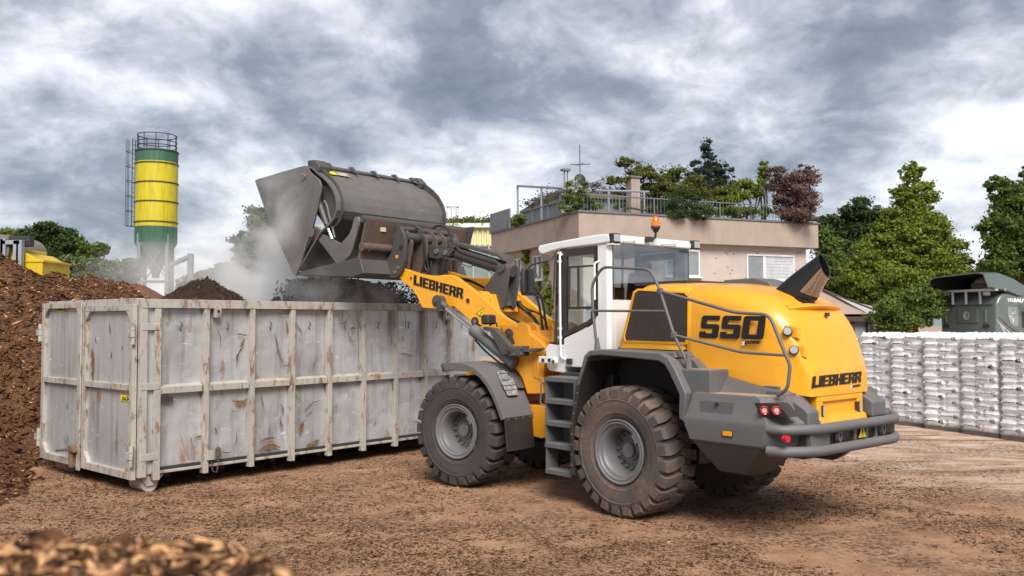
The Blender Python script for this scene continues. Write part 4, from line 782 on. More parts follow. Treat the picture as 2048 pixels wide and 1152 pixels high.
pile('soil_pile',np.linspace(p[0]-5,p[0]+5,90),np.linspace(22,32,90),cone(p[0],27,p[2],.62,41,.08),REDM,(6000,),(CHM,),(.03,),'smooth reddish brown soil cone behind the container',cat='soil pile')
def h2(X,Y_):
    d,t=seg(X,Y_,(-3.2,.9),(-.50,1.32)); h=2.145-.035*t-np.maximum(0,d-.10)*.85+vnoise(X,Y_,51,4,3.2,.6)*.05
    return np.where(h>0,h,h*.3)-.03
pile('mulch_pile',np.linspace(-5.5,2.2,240),np.linspace(-1.6,4.0,180),h2,PM,(60000,190000),(CHM,CHF),(.024,.020),'blurred orange brown mulch heap right in front of the camera',seed=3)
# ================================================================ ROLL-OFF CONTAINER
CO,CX,CY=fr('C'); CT=empty('roll_off_container',tuple(CO),math.pi/2-.7247,label='large grey steel roll-off container with rusty ribs and double end doors',cat='container')
W_,Z0,ZM_,Z1=3.333,.27,1.5177,2.766; LC=float(bp('',962,640,'C','y',0)[0])
PAN=mat('container_panel_paint',(.50,.50,.505),.38,.35,.12,1.1,dirt=.75,rcol=(.20,.105,.05),rt=.60,rs=(2.6,2.6,1.1),streak=.7,scratch=.5,bump=.25,bs=2.2)
RAL=mat('container_rail_paint',(.42,.40,.365),.6,.1,.12,2,dirt=.9,rcol=(.115,.062,.028),rt=.525,rs=(9,9,3),dust=.35,dcol=(.50,.42,.33),streak=.35)
RST=mat('rust_mark',(.22,.125,.055),.9,0,.3,14); DSC=mat('dark_scrape',(.11,.07,.045),.8,0,.3,14); UND=mat('container_underframe',(.03,.028,.026),.8,0,.1,2)
def cb(name,x0,x1,y0,y1,z0,z1,m=RAL,par=CT,bv=.006): return MB().box(x0,x1,y0,y1,z0,z1).build(name,m,par,bevel=bv)
# dented panels as fine grids
def dpanel(name,o,U,V,nu,nv,nrm,amp,seed):
    o=np.array(o);U=np.array(U);V=np.array(V);nrm=np.array(nrm,float); a=np.linspace(0,1,nu); b=np.linspace(0,1,nv); A,B=np.meshgrid(a,b,indexing='ij')
    lu,lv=np.linalg.norm(U),np.linalg.norm(V); d=vnoise(A*lu,B*lv,seed,4,1.6)*amp*np.minimum(1,8*np.minimum(B,1-B))
    P=o+A[...,None]*U+B[...,None]*V+d[...,None]*nrm; P=P.reshape(-1,3); i=(np.arange(nu-1)[:,None]*nv+np.arange(nv-1)).ravel()
    return npmesh(name,P,np.stack([i,i+nv,i+nv+1,i+1],-1),PAN,CT,smooth=True)
dpanel('side_wall',(.20,.085,Z0+.02),(LC-.3,0,0),(0,0,Z1-Z0-.12),260,90,(0,1,0),.04,61)
dpanel('side_wall',(.10,W_-.085,Z0+.02),(LC-.2,0,0),(0,0,Z1-Z0-.12),60,20,(0,1,0),.03,62); cb('end_wall',LC-.08,LC,.05,W_-.05,Z0,Z1-.02,PAN)
cb('floor_panel',.06,LC-.04,.06,W_-.06,Z0,Z0+.08,UND)
cb('top_rail',.0,LC,-.03,.10,Z1-.13,Z1); cb('top_rail',.0,LC,W_-.10,W_+.03,Z1-.13,Z1); cb('top_rail',-.02,.10,.10,W_-.10,Z1-.10,Z1+.012); cb('top_rail',LC-.1,LC,.10,W_-.1,Z1-.13,Z1)
cb('bottom_rail',.2,LC,.03,.10,Z0-.01,Z0+.03)
ribs=[315,413,504.5,585.5,660,728,792,851.5,903,953]
rx=[float(bp('',p_,700,'C','y',0)[0]) for p_ in ribs]
for i,x in enumerate(rx):
    w=.042 if i else .05; cb('side_rib',x-w,x+w,-.02,.09,Z0-.09,Z1-.13); cb('side_rib',x-w,x+w,W_-.09,W_+.02,Z0-.05,Z1-.13)
    x1=rx[i+1]-.055 if i+1<len(rx) else LC
    MB().prism([(-.012,ZM_-.115),(-.012,ZM_-.02),(.085,ZM_+.015),(.085,ZM_-.115)],'x',x+w,x1).build('middle_rail',RAL,CT,bevel=.004)
    if i<9:
        xm=(x+w+x1)/2; 
        if i!=1 or 1: 
            m=MB(); m.tube([(xm,.075,2.44),(xm+.02,.045,2.41),(xm,.06,2.375),(xm-.02,.045,2.34),(xm+.01,.06,2.31)],.008,6); m.build('tie_hook',DK,CT)
# rust scars proud of the panel
r=np.random.default_rng(5)
def scar(o,U,V,w0,n,L_,m,par,nm):
    t=np.linspace(0,1,n); bend=r.normal(0,.12); c=np.stack([t*L_,bend*np.sin(t*3)*L_+r.normal(0,.012,n)*L_],-1); wd=w0*np.sin(np.pi*np.clip(t,.04,.96))**.7*(.6+.8*r.random(n))
    P=[o+U*(c[i,0])+V*(c[i,1]+wd[i]) for i in range(n)]+[o+U*c[i,0]+V*(c[i,1]-wd[i]) for i in range(n-1,-1,-1)]
    MB().add(P,[list(range(2*n))]).build(nm,m,par,sm=0)
for i in range(48):
    x=.45+r.random()*5.6; z=r.choice([.4+r.random()*.9,1.65+r.random()*.8]); a=r.normal(math.pi/2,.45) if r.random()<.75 else r.normal(0,.25); sc=r.random()
    if min(abs(x-q) for q in rx)<.12: continue
    o=np.array([x,.040,z]); scar(o,np.array([math.cos(a),0,math.sin(a)]),np.array([-math.sin(a),0,math.cos(a)]),.005+.010*sc*sc,9,.10+.30*r.random(),DSC if r.random()<.4 else RST,CT,'rust_scar')
for (px,py),L_,w,a in(((549,668),.34,.012,-1.45),((556,690),.30,.01,-1.2),((575,706),.30,.012,1.35),((573,640),.25,.014,-1.5),((592,645),.2,.01,-1.0),((515,902),.42,.035,0),((520,885),.3,.02,.1),((600,868),.24,.035,1.2),((612,893),.28,.03,.3),((465,800),.26,.03,.05),((480,695),.16,.02,1),((700,660),.12,.02,.2)):
    p=bp('',px,py,'C','y',.04); scar(np.array([p[0],.038,p[2]]),np.array([math.cos(a),0,math.sin(a)]),np.array([-math.sin(a),0,math.cos(a)]),w,11,L_,RST,CT,'rust_scar')
# front corner posts and end doors
cb('corner_post',-.02,.09,-.02,.06,Z0-.03,Z1-.02); cb('corner_recess',.09,.20,.03,.10,Z0,Z1-.1,PAN); 
cb('corner_post',-.02,.08,W_-.05,W_+.02,Z0-.03,Z1-.02)
for z in(ZM_,Z0+.25,Z1-.40): cb('corner_strap',.0,.27,-.028,.0,z-.05,z+.05)
ys_=float(bp('E',284,500,'C','x',-.03)[1])
def door(y0,y1,ztop,strap):
    d=MB().box(-.035,-.015,y0+.04,y1-.04,Z0,ztop-.05).build('end_door',PAN,CT)
    e=lambda n,a,b_,c_,d_: MB().box(-.095,-.03,a,b_,c_,d_).build(n,RAL,d,bevel=.006)
    e('door_frame',y0,y0+.10,Z0-.06,ztop); e('door_frame',y1-.10,y1,Z0-.06,ztop); e('door_frame',y0+.1,y1-.1,ztop-.09,ztop); e('door_frame',y0+.1,y1-.1,Z0-.06,Z0+.05); e('door_frame',y0+.1,y1-.1,ZM_-.06,ZM_+.03)
    for (ya,s) in((y0+.10,1),(y1-.10,-1)): MB().prism([(ya,ztop-.09),(ya+s*.13,ztop-.09),(ya,ztop-.24)],'x',-.09,-.035).build('door_gusset',RAL,d); MB().prism([(ya,Z0+.05),(ya+s*.13,Z0+.05),(ya,Z0+.20)],'x',-.09,-.035).build('door_gusset',RAL,d)
    return d
D1=door(.05,ys_-.02,Z1-.08,1); D2=door(ys_+.02,W_-.03,Z1-.02,0)
MB().box(-.12,-.095,ys_-.02,ys_+.09,Z0-.1,Z1-.02).build('closing_bar',RAL,D2,bevel=.006)
for z in(Z1-.5,Z0+.28):
    for y,dd in((.03,D1),(W_,D2)):
        hg_=MB().box(-.125,-.09,y-.04,y+.14,z-.05,z+.05).build('door_hinge',RAL,dd,bevel=.006); s=-1 if y<1 else 1
        for k in(-1,0,1): MB().cyl((-.11,y-.01,z+k*.10-.045),(-.11,y-.01,z+k*.10+.045),.032,12).build('hinge_knuckle',RAL,hg_)
def ct_sticker(pts,txt,tl):
    P=[bp('E',*p_,'C','x',-.045) for p_ in pts]; c=np.mean(P,0); 
    s_=MB().add([(q[0],q[1],q[2]) for q in P],[(0,1,2,3)]).build('name_sticker',STY,CT); 
    a,b,d=P[3],P[2],P[0]; lettering('sticker_lettering',txt,a+(b-a)*.08+(d-a)*.12,a+(b-a)*.95+(d-a)*.12,a+(b-a)*.12+(d-a)*.62,BLK,s_,bold=.03,off=.002,th=.002)
    q=a+(b-a)*.45+(d-a)*.7; w=(b-a)*.12; h_=(d-a)*.25; n_=np.array([-.004,0,0]); MB().add([q+n_,q+w+n_,q+w/2+h_+n_],[(0,1,2)]).build('sticker_mark',BLK,s_)
ct_sticker(((120,126),(172,133),(172,164),(120,157)),'ZAUNER',0); ct_sticker(((463,586),(533,594),(533,626),(463,618)),'ZAUNER',0)
# door scars
for (px,py),L_,w,a in(((318,345),.55,.06,-1.50),((405,215),.22,.02,-1.3),((335,290),.12,.02,-1.2),((415,370),.10,.02,-1.4),((470,365),.10,.012,1.2),((190,665),.10,.014,1.5)):
    p=bp('E',px,py,'C','x',-.037); scar(np.array([-.0385,p[1],p[2]]),np.array([0,-math.cos(a),math.sin(a)]),np.array([0,math.sin(a),math.cos(a)]),w,13,L_,RST,CT,'rust_scar')
# latch, rollers, chains, brackets
lt=MB(); p=bp('E',215,870,'C','x',-.14); lt.rb(p,(.10,.32,.05)); lt.rb(p+[0,.0,-.12],(.08,.07,.3)); lt.rb(p+[0,-.05,.03],(.12,.14,.09)); lt=lt.build('door_latch',mat('rusty_latch',(.20,.13,.07),.8,0,.3,9,dirt=.6,rt=.5),CT,bevel=.01)
MB().tube([bp('E',135,872,'C','x',-.18),bp('E',200,868,'C','x',-.18)],.022,10).build('latch_handle',RIM,lt); MB().smooth_tube([bp('E',185,780,'C','x',-.08),bp('E',178,820,'C','x',-.13),bp('E',205,850,'C','x',-.16)],.014,8).build('latch_lever',RIM,lt)
for y0,y1 in((.10,.50),(W_-.62,W_-.22)):
    ro=MB().cyl((.20,y0,.125),(.20,y1,.125),.122,28).build('steel_roller',RAL,CT,bevel=.008)
    MB().prism([(.02,Z0),(.42,Z0),(.27,.10),(.14,.10)],'y',y0-.03,y0-.008).build('roller_bracket',RAL,ro); MB().prism([(.02,Z0),(.42,Z0),(.27,.10),(.14,.10)],'y',y1+.008,y1+.03).build('roller_bracket',RAL,ro)
for y in(1.05,2.2): cb('skid_rail',.3,LC-.2,y-.06,y+.06,.05,Z0,UND)
for x in np.arange(.5,LC,.9): cb('cross_member',x,x+.08,.25,W_-.1,.16,Z0-.004,UND,bv=0)
def chain(pts,r_=.012):
    m=MB(); P=[Vector(p) for p in pts]; 
    for a,b in zip(P,P[1:]):
        n=max(1,int((b-a).length/.04)); d=(b-a)/n
        for k in range(n):
            c=a+d*(k+.5); u=Vector((1,0,0)) if k%2 else Vector((0,1,0)); q=d.normalized(); m.tube([c-q*.026-u*.0,c-q*.012+u*.013,c+q*.012+u*.013,c+q*.026,c+q*.012-u*.013,c-q*.012-u*.013,c-q*.026],.0045,5)
    return m.build('safety_chain',DK,CT)
C_=lambda px,py,y=-.04: bp('E',px,py,'C','y',y)
chain([C_(962,850),C_(968,900),C_(965,940),C_(955,985),C_(935,980),C_(928,930)])
MB().rb(C_(922,898,-.03),(.11,.04,.14)).build('chain_bracket',RAL,CT,bevel=.006); MB().rb(C_(963,880,.02),(.07,.05,.14)).build('chain_shackle',RST,CT,bevel=.01)
for k,(px,py) in((('E'),(962,160)),(('N'),(1133,155))): p=bp(k,px,py,'C','y',-.02); q=MB().rb((p[0],.0,p[2]),(.11,.08,.20)).build('lug_bracket',RAL,CT,bevel=.01); MB().cyl((p[0],-.045,p[2]),(p[0],-.03,p[2]),.025,12).build('lug_hole',BKR,q)
cb('name_plate',.31,.50,.025,.035,ZM_-.24,ZM_-.17,mat('plate_dark',(.06,.04,.05),.4),bv=0)
# ---- heaps inside the container (local coordinates turned into world)
def inC(x,y): return CO[0]+CX[0]*x+CY[0]*y, CO[1]+CX[1]*x+CY[1]*y
def cheap(name,px,py,hw,label,seed,m=PD,y_=1.5,base=1.4,cm=CHM,chips=16000,top_amp=.10):
    p=bp('',px,py,'C','y',y_); wx,wy=inC(p[0],y_)
    def hf(X,Y_):
        dx=(X-wx); dy=(Y_-wy); a=dx*CX[0]+dy*CX[1]; b_=dx*CY[0]+dy*CY[1]; d=np.sqrt((a/hw)**2+(b_/1.4)**2)
        q=p[2]-(p[2]-base)*np.clip(np.sqrt(d*d+.01)-.1,0,1.2)**1.15+vnoise(X,Y_,seed,5,2.0,.6)*top_amp
        ins=(np.abs(b_+y_-W_/2)<W_/2-.12)&(a+p[0]>.15)&(a+p[0]<LC-.15); return np.where(ins,q,base-.3)
    v,f=grid(np.linspace(wx-3,wx+3,150),np.linspace(wy-3,wy+3,150),hf); keep=v[:,2][f].min(1)>base-.25; 
    o=npmesh(name,v,f[keep],m,smooth=True); tag(o,label,'mulch heap'); r=np.random.default_rng(seed); n=chips; x=wx-3+6*r.random(n); y=wy-3+6*r.random(n); z=hf(x,y); k=z>base
    P=np.stack([x,y,z],-1)[k]; v2,f2=slivers(P,.035,r,None,.3); c=npmesh('loose_bark',v2,f2,cm,o); c['kind']='stuff'; return p
cheap('mulch_heap',405,560,1.75,'brown mulch heap rising above the left half of the container rim',71,m=PD,base=1.9)
DCH=mat('wet_dark_chips',(.04,.028,.022),.8,0,0,9,island=1,col2=(.014,.011,.01),spec=.2)
cheap('mulch_heap',700,556,2.3,'black steaming mulch heap under the tipping bucket in the container',72,cm=DCH,base=1.9)
# falling load: a curtain of loose clumps between the bucket edge and the heap
r=np.random.default_rng(9); n=42000
yy=-1.35+2.45*r.random(n); t=r.random(n)**.8; xx=5.15+.9*r.random(n)*(1-.3*t)+.1*r.normal(0,1,n)*t; zz=3.2-.75*t; yy=yy+r.normal(0,.10+.22*t,n)
k=(vnoise(yy*1.0,zz*.25+3,91,4,3.0)*1.1+.55+.6*t)>r.random(n); xx,yy,zz=xx[k],yy[k],zz[k]
fo,fx_,fy_=fr('F'); P=fo+xx[:,None]*fx_+yy[:,None]*fy_; P[:,2]=zz
v2,f2=slivers(P,.032,r,None,.0,.5); tag(npmesh('falling_mulch',v2,f2,DCH),'dark mulch pouring out below the tipped bucket','falling mulch',kind='stuff')
# ================================================================ SILO
SG=mat('silo_green',(.035,.115,.065),.6,0,.1,.6,streak=.9); SY=mat('silo_yellow',(.55,.455,.010),.5,0,.1,.4,streak=.8,dirt=.6,rcol=(.10,.09,.03),rt=.6,rs=(1.5,1.5,.25)); SK_=mat('silo_galvanised',(.15,.19,.185),.6,.1,.1,1); SD=mat('dark_railing',(.03,.035,.04),.6)
w55=lambda x,y,d=55.: bp('',x,y,'W','y',d)
c0=w55(312,480); SX=float(c0[0]); sz=lambda y: float(w55(312,y)[2]); SR=1.25
SI=empty('silo',(SX,55,0),label='tall yellow and green cement silo on a steel frame behind the container',cat='silo')
zt,zb=sz(305),sz(486)
bd=[(zb,sz(455),SG,'lower_band'),(sz(455),sz(327),SY,'barrel'),(sz(327),zt,SG,'upper_band')]
for a,b,m_,n_ in bd: MB().lathe([(SR,a),(SR,b)],(0,0,0),(0,0,1),56).build(n_,m_,SI,sm=60)
MB().lathe([(SR,zt),(SR*.6,zt+.15),(0,zt+.2)],(0,0,0),(0,0,1),48).build('silo_top',SG,SI)
for y in(305,330,368,406,446): MB().lathe([(SR+.0,sz(y)-.04),(SR+.05,sz(y)-.03),(SR+.05,sz(y)+.03),(SR,sz(y)+.04)],(0,0,0),(0,0,1),48).build('ring_seam',mat('seam_dark',(.05,.06,.02),.8) if y>305 else SD,SI)
MB().lathe([(SR-.02,zb+.02),(SR-.02,zb-.05),(.25,sz(545)),(.22,sz(556))],(0,0,0),(0,0,1),40).build('hopper',SK_,SI,sm=60)
for k in range(4):
    a=math.pi/4+k*math.pi/2+.2; x,y=math.cos(a)*SR*.92,math.sin(a)*SR*.92; MB().box(x-.11,x+.11,y-.11,y+.11,0,zb+.5).build('leg',mat('silo_leg_green',(.16,.22,.19),.6) if k==0 else bpy.data.materials['silo_leg_green'],SI)
LEG=bpy.data.materials['silo_leg_green']
for k in range(4):
    a=math.pi/4+k*math.pi/2+.2; b=a+math.pi/2; p=[Vector((math.cos(q)*SR*.92,math.sin(q)*SR*.92,0)) for q in(a,b)]
    for z0,z1 in((zb-.1,zb-2.3),(zb-2.3,zb-.1)): MB().tube([p[0]+Vector((0,0,z0)),p[1]+Vector((0,0,z1))],.035,6).build('cross_brace',LEG,SI)
    for z0 in(zb-2.4,1.0): MB().tube([p[0]+Vector((0,0,z0)),p[1]+Vector((0,0,z0))],.06,6).build('frame_beam',LEG,SI)
rl_=MB()
zr=sz(272)
def circ_(r,z,n=40): return [(math.cos(2*math.pi*k/n)*r,math.sin(2*math.pi*k/n)*r,z) for k in range(n+1)]
gr=MB()
for z in(zr,(zr+zt)/2+.1,zt+.35): gr.tube(circ_(SR*.93,z),.03,6,cap=False)
for k in range(10): a=2*math.pi*k/10; gr.tube([(math.cos(a)*SR*.93,math.sin(a)*SR*.93,zt),(math.cos(a)*SR*.93,math.sin(a)*SR*.93,zr)],.028,6)
gr.build('guard_rail',SD,SI)
la=MB(); lx=-SR-.32
zl0,zl1=sz(452),sz(279)
for dy in(-.22,.22): la.tube([(lx+.12,dy,zl0),(lx+.12,dy,zl1)],.025,6)
z=zl0
while z<zl1: la.tube([(lx+.12,-.22,z),(lx+.12,.22,z)],.015,5); z+=.3
for dx,dy in((-.28,-.2),(-.28,.2),(-.12,-.34),(-.12,.34)): la.tube([(lx+dx,dy,zl0),(lx+dx,dy,zl1)],.018,5)
z=zl0
while z<zl1+.1: la.tube([(lx+.12,-.3,z),(lx-.12,-.34,z),(lx-.28,-.2,z),(lx-.28,.2,z),(lx-.12,.34,z),(lx+.12,.3,z)],.02,5); z+=.93
la.build('caged_ladder',SD,SI)
cvb=[w55(340,530)-[SX,55,0],w55(383,512)-[SX,55,0]]; MB().tube(cvb,.16,10).build('screw_conveyor',LEG,SI); q=cvb[1]; MB().tube([q+[-.05,0,.15],q+[-.05,0,-2.9]],.19,10).build('down_pipe',LEG,SI)
MB().box(-1.6,1.6,-1.4,1.4,.0,.5).build('silo_footing',mat('footing_concrete',(.3,.29,.28),.9),SI)
# ================================================================ FOLIAGE
def leafmat(name,c1,c2): 
    m=mat(name,c1,.6,0,0,.8,island=1,col2=c2,spec=.25); nt=m.node_tree; b=[n for n in nt.nodes if n.type=='BSDF_PRINCIPLED'][0]; o=[n for n in nt.nodes if n.type=='OUTPUT_MATERIAL'][0]
    t=N(nt,'ShaderNodeBsdfTranslucent'); nt.links.new(b.inputs['Base Color'].links[0].from_socket,t.inputs[0]); x=N(nt,'ShaderNodeMixShader'); x.inputs[0].default_value=.42
    nt.links.new(b.outputs[0],x.inputs[1]); nt.links.new(t.outputs[0],x.inputs[2]); nt.links.new(x.outputs[0],o.inputs[0]); return m
LG=leafmat('leaf_lime_green',(.27,.33,.045),(.10,.15,.022)); LDK=leafmat('leaf_dark_green',(.085,.14,.04),(.03,.055,.018)); LM=leafmat('leaf_mid_green',(.19,.26,.055),(.065,.11,.025)); LR=leafmat('leaf_copper',(.27,.165,.145),(.10,.065,.055)); LO=leafmat('leaf_olive',(.20,.21,.05),(.07,.09,.022)); LHZ=leafmat('leaf_grey_green',(.22,.27,.13),(.09,.13,.05)); FLW=leafmat('flower_white',(.7,.7,.66),(.5,.52,.42)); LAV=leafmat('flower_lavender',(.22,.16,.24),(.12,.12,.08)); BRK=mat('bark_brown',(.09,.065,.045),.9,0,.2,6,bump=.8,bs=14)
def leaf_cloud(name,blobs,n,size,m,parent,seed,sub=.34,nsub=26,edge=.72,droop=0,zf=.5,fill=.05):
    r=np.random.default_rng(seed); V=[]; A=np.array([b[3]*b[5]+b[3]*b[4] for b in blobs]); A=A/A.sum()
    for b,a in zip(blobs,A):
        k=int(n*a); ns=max(8,int(nsub*1.35*(b[3]*b[5])**.5/1.2)); d=r.normal(0,1,(ns,3)); d/=np.linalg.norm(d,axis=1)[:,None]; rr=(edge-.12+(1.14-edge)*r.random(ns))[:,None]; rr[::3]*=.6
        sc=d*rr*np.array(b[3:6]); rad_=np.array(b[3:6]).mean()*sub*(.25+1.0*r.random(ns)**1.5); i=r.integers(0,ns,k)
        q=np.clip(r.normal(0,.62,(k,3)),-1.7,1.7); q[:,2]*=zf
        P=sc[i]+q*rad_[i][:,None]; u_=r.random(k)<fill; w_=r.normal(0,1,(k,3)); w_/=np.linalg.norm(w_,axis=1)[:,None]; P[u_]=(w_*(r.random(k)**.33)[:,None]*1.02*np.array(b[3:6]))[u_]
        P[:,2]-=droop*np.linalg.norm(P[:,:2],axis=1)**2; P+=np.array(b[:3]); kk=P[:,2]>.03; P=P[kk]; q=q[kk]
        nn=r.normal(0,.75,(len(P),3))+np.array([0,0,.45])+q[:len(P)]*.6; nn/=np.linalg.norm(nn,axis=1)[:,None]; t=np.cross(nn,r.normal(0,1,(len(P),3))); t/=np.linalg.norm(t,axis=1)[:,None]; u=np.cross(nn,t)
        s=size*(.6+.8*r.random(len(P)))[:,None]; V.append(np.stack([P-t*s,P+u*s*.55,P+t*s,P-u*s*.55],1))
    V=np.concatenate(V); f=np.arange(len(V)*4).reshape(-1,4); return npmesh(name,V.reshape(-1,3),f,m,parent)
def tree(label,px,d,blobs,n,size,m,seed,name='tree',cat='tree',trunk=.22,group=None,sub=.34,nsub=26,edge=.72,base=0,kz=.9,frame=None,droop=0,limbs=True,tz=.55):
    P=lambda x,y,dd: bp('',x,y,'W','y',dd)
    o=P(px,600,d); R=empty(name,(float(o[0]),d,base),label=label,cat=cat,group=group); bl=[]
    for b in blobs:
        x,y,rx,ry=b[:4]; dd=d+(b[4] if len(b)>4 else 0); c=P(x,y,dd); sx=rx/FPX*dd; szz=ry/FPX*dd; bl.append((c[0]-o[0],dd-d,c[2]-base,sx,sx*kz,szz))
    leaf_cloud('crown',bl,n,size,m,R,seed,sub,nsub,edge,droop)
    top=max(b[2] for b in bl); rr=np.random.default_rng(seed)
    low=min(b[2]-b[5] for b in bl); mid=Vector((sum(b[0] for b in bl)/len(bl),0,low+(top-low)*tz))
    MB().tube([(0,0,0),(mid.x*.25,0,mid.z*.35),(mid.x*.7,0,mid.z*.75),tuple(mid)],[trunk,trunk*.8,trunk*.55,trunk*.25],9).build('trunk',BRK,R)
    if limbs:
        m_=MB()
        for b in bl:
            for k in range(3):
                t=.45+.5*rr.random(); s=Vector((mid.x*t,0,mid.z*t)); e=Vector((b[0]+b[3]*rr.uniform(-.5,.5),b[1]+b[4]*rr.uniform(-.2,.5),b[2]+b[5]*rr.uniform(-.3,.5))); c=(s+e)/2+Vector((0,0,-.2)); m_.tube([s,c,e],[trunk*.38,trunk*.22,.02],6)
        m_.build('branches',BRK,R)
    return R
# right-hand trees
tree('tall conical lime green tree, highest of the trees behind the pallets',1825,41,[(1822,350,22,28),(1824,400,42,42),(1815,455,65,55),(1850,470,52,50,-1),(1790,520,78,60),(1870,530,68,55,-1.2),(1735,560,50,60,-.5),(1815,590,90,60,-1),(1900,560,45,40)],161500,0.076,LG,101,'lime_tree',sub=.30,nsub=34,trunk=.32)
tree('dark green broad tree between the house and the conical tree',1715,48,[(1718,440,42,45),(1690,490,50,55),(1752,470,34,50),(1700,560,60,60),(1655,470,26,40)],88400,0.086,LDK,102,'broadleaf_tree',trunk=.3)
tree('mid green bushy tree right beside the corner of the house',1650,44,[(1650,500,30,50),(1662,560,45,50),(1690,600,60,35)],51000,0.079,LM,103,'broadleaf_tree')
tree('leafy green tree cut by the right edge of the photo',2050,38,[(2045,430,70,60),(2000,450,38,42),(2020,390,40,30),(1998,365,24,14),(2062,350,22,22),(2070,500,80,60),(2010,520,50,40),(1990,480,30,26)],102000,0.076,LM,104,'broadleaf_tree',sub=.27,nsub=34,edge=.6,trunk=.3)
tree('dark bush mass under the tree at the right edge',2000,46,[(1990,570,60,40),(2050,560,60,60),(1920,600,60,40)],40800,0.079,LDK,105,'large_bush','bush',trunk=.1)
tree('light green round shrub behind the pallets, left of the truck',1822,33,[(1800,620,40,45),(1845,610,40,45),(1770,635,30,30)],44200,0.061,LM,106,'shrub','shrub',trunk=.08)
# left-hand trees
tree('dark tree behind the yellow screening machine',95,62,[(92,468,45,26),(60,482,40,24),(130,485,30,26),(110,510,60,28)],44200,0.115,LDK,111,'broadleaf_tree',trunk=.3)
tree('small pale green tree at the far left edge',18,66,[(15,480,30,22),(40,475,26,18),(-20,490,40,26)],12000,.16,LM,112,'broadleaf_tree',trunk=.25)
tree('thin airy tree with sparse twigs left of the silo',185,58,[(190,500,24,16),(165,485,10,12),(206,497,14,9),(172,510,22,18)],7000,.15,LM,113,'broadleaf_tree',sub=.3,nsub=14,trunk=.16)
tree('pale flowering bush at the foot of the silo',235,50,[(230,545,35,26),(200,540,40,24),(260,540,26,20),(150,540,40,26)],44200,0.094,LHZ,114,'shrub','bush',trunk=.1)
tree('bright low bush right of the silo in the steam',420,60,[(425,560,40,22),(460,545,22,22),(390,568,40,20)],15000,.15,LHZ,115,'shrub','bush',trunk=.1)
tree('large grey green tree fading into the steam behind the bucket',555,48,[(560,470,45,45),(525,450,38,36),(500,500,34,40),(585,510,70,60),(520,510,40,45),(490,490,20,28),(600,560,80,50),(540,560,55,45),(640,520,60,60)],153000,0.090,LHZ,116,'broadleaf_tree',sub=.3,nsub=30,trunk=.35)
tree('small light bush at the foot of the steaming tree',470,45,[(475,540,20,18),(490,565,30,22)],7000,.12,LHZ,117,'shrub','bush',trunk=.08)
# far ridge and pale halls
hv=[];n=90
for i in range(n): x=-420+i*9.4; hv.append((x,420,9+7*float(vnoise(np.array([x*.01]),np.array([0.]),5,3)[0])+ (6 if x<0 else 3)))
MB().add([(x,y-60,-1) for x,y,z in hv]+hv+[(x,y+60,-1) for x,y,z in hv],[(i,i+1,n+i+1,n+i) for i in range(n-1)]+[(n+i,n+i+1,2*n+i+1,2*n+i) for i in range(n-1)]).build('hills',mat('far_hill',(.20,.25,.25),.95,0,.1,.02),sm=60)['kind']='structure'
a,b=w55(355,540,75),w55(470,560,75)
HW=mat('hall_white',(.62,.63,.62),.7,0,.04,.3)
m=MB().box(a[0],b[0],75,95,0,a[2]-1.0).build('low_hall',HW); tag(m,'long low pale hall far behind the steam','building')
MB().prism([(a[0]-.5,a[2]-1.0),((a[0]+b[0])/2,a[2]+.1),(b[0]+.5,a[2]-1.0)],'y',74.5,95.5).build('roof',HW,m)
a,b=w55(480,578,30),w55(527,600,30); 
ps=empty('crate_stack',(float(a[0]+b[0])/2,30,0),label='pale stack of wooden crates in the steam behind the container rim',cat='crate stack')
CRT=mat('crate_pale_wood',(.5,.45,.38),.85,0,.1,4); hz=float(a[2]); wd=float(b[0]-a[0])/2
for k in range(10):
    z0=hz-.32*(k+1)
    if z0<0: break
    m=MB()
    for q in range(3): m.box(-wd,wd,-.03,.0,z0+.02+q*.095,z0+.10+q*.095); m.box(-wd,wd,1.0,1.03,z0+.02+q*.095,z0+.10+q*.095)
    for q in(-wd,0,wd-.08): m.box(q,q+.08,0,1.0,z0+.02,z0+.30)
    m.build('crate',CRT,ps)
# ================================================================ YELLOW SHED
YS=mat('pale_yellow_cladding',(.60,.56,.30),.6,0,.05,1); d=62
a=w55(820,452,d); b=w55(1005,452,d); SH=empty('storage_hall',(float(a[0]),d,0),label='pale yellow corrugated hall with planted flat roof behind the bucket',cat='hall'); wd=float(b[0]-a[0]); z1=float(w55(930,447,d)[2]); zm=float(w55(930,490,d)[2])
m=MB(); x=0; P=[]
while x<wd: P+=[(x,0),(x+.13,0),(x+.18,.09),(x+.31,.09)]; x+=.36
m.prism(P+[(wd,12),(0,12)],'z',zm,z1-.3); m.build('upper_wall',YS,SH,sm=0)
m=MB(); m.box(.0,wd,.15,11.9,0,zm); m.build('lower_wall',mat('hall_glass_band',(.20,.25,.25),.35,0,.15,.6),SH)
m=MB(); x=0
while x<wd: m.box(x,x+.1,.05,.15,.8,zm-.1); x+=1.1
m.box(0,wd,.05,.15,zm-.1,zm); m.build('window_frame',mat('frame_grey',(.35,.38,.36),.5),SH)
MB().box(-.3,wd+.3,-.3,12.3,z1-.3,z1).build('roof_edge',HW,SH); leaf_cloud('roof_planting',[(wd*k/9,1.2,z1+.1,1.6,1.5,.28) for k in range(10)],9000,.10,LO,SH,77,sub=.5)
m=MB(); q=w55(903,440,d); 
for k in range(7): a_=2*math.pi*k/7; m.tube([(q[0]-float(a[0])+math.cos(a_)*.42,1+math.sin(a_)*.42,z1),(q[0]-float(a[0])+math.cos(a_)*.42,1+math.sin(a_)*.42,float(w55(903,410,d)[2]))],.035,6)
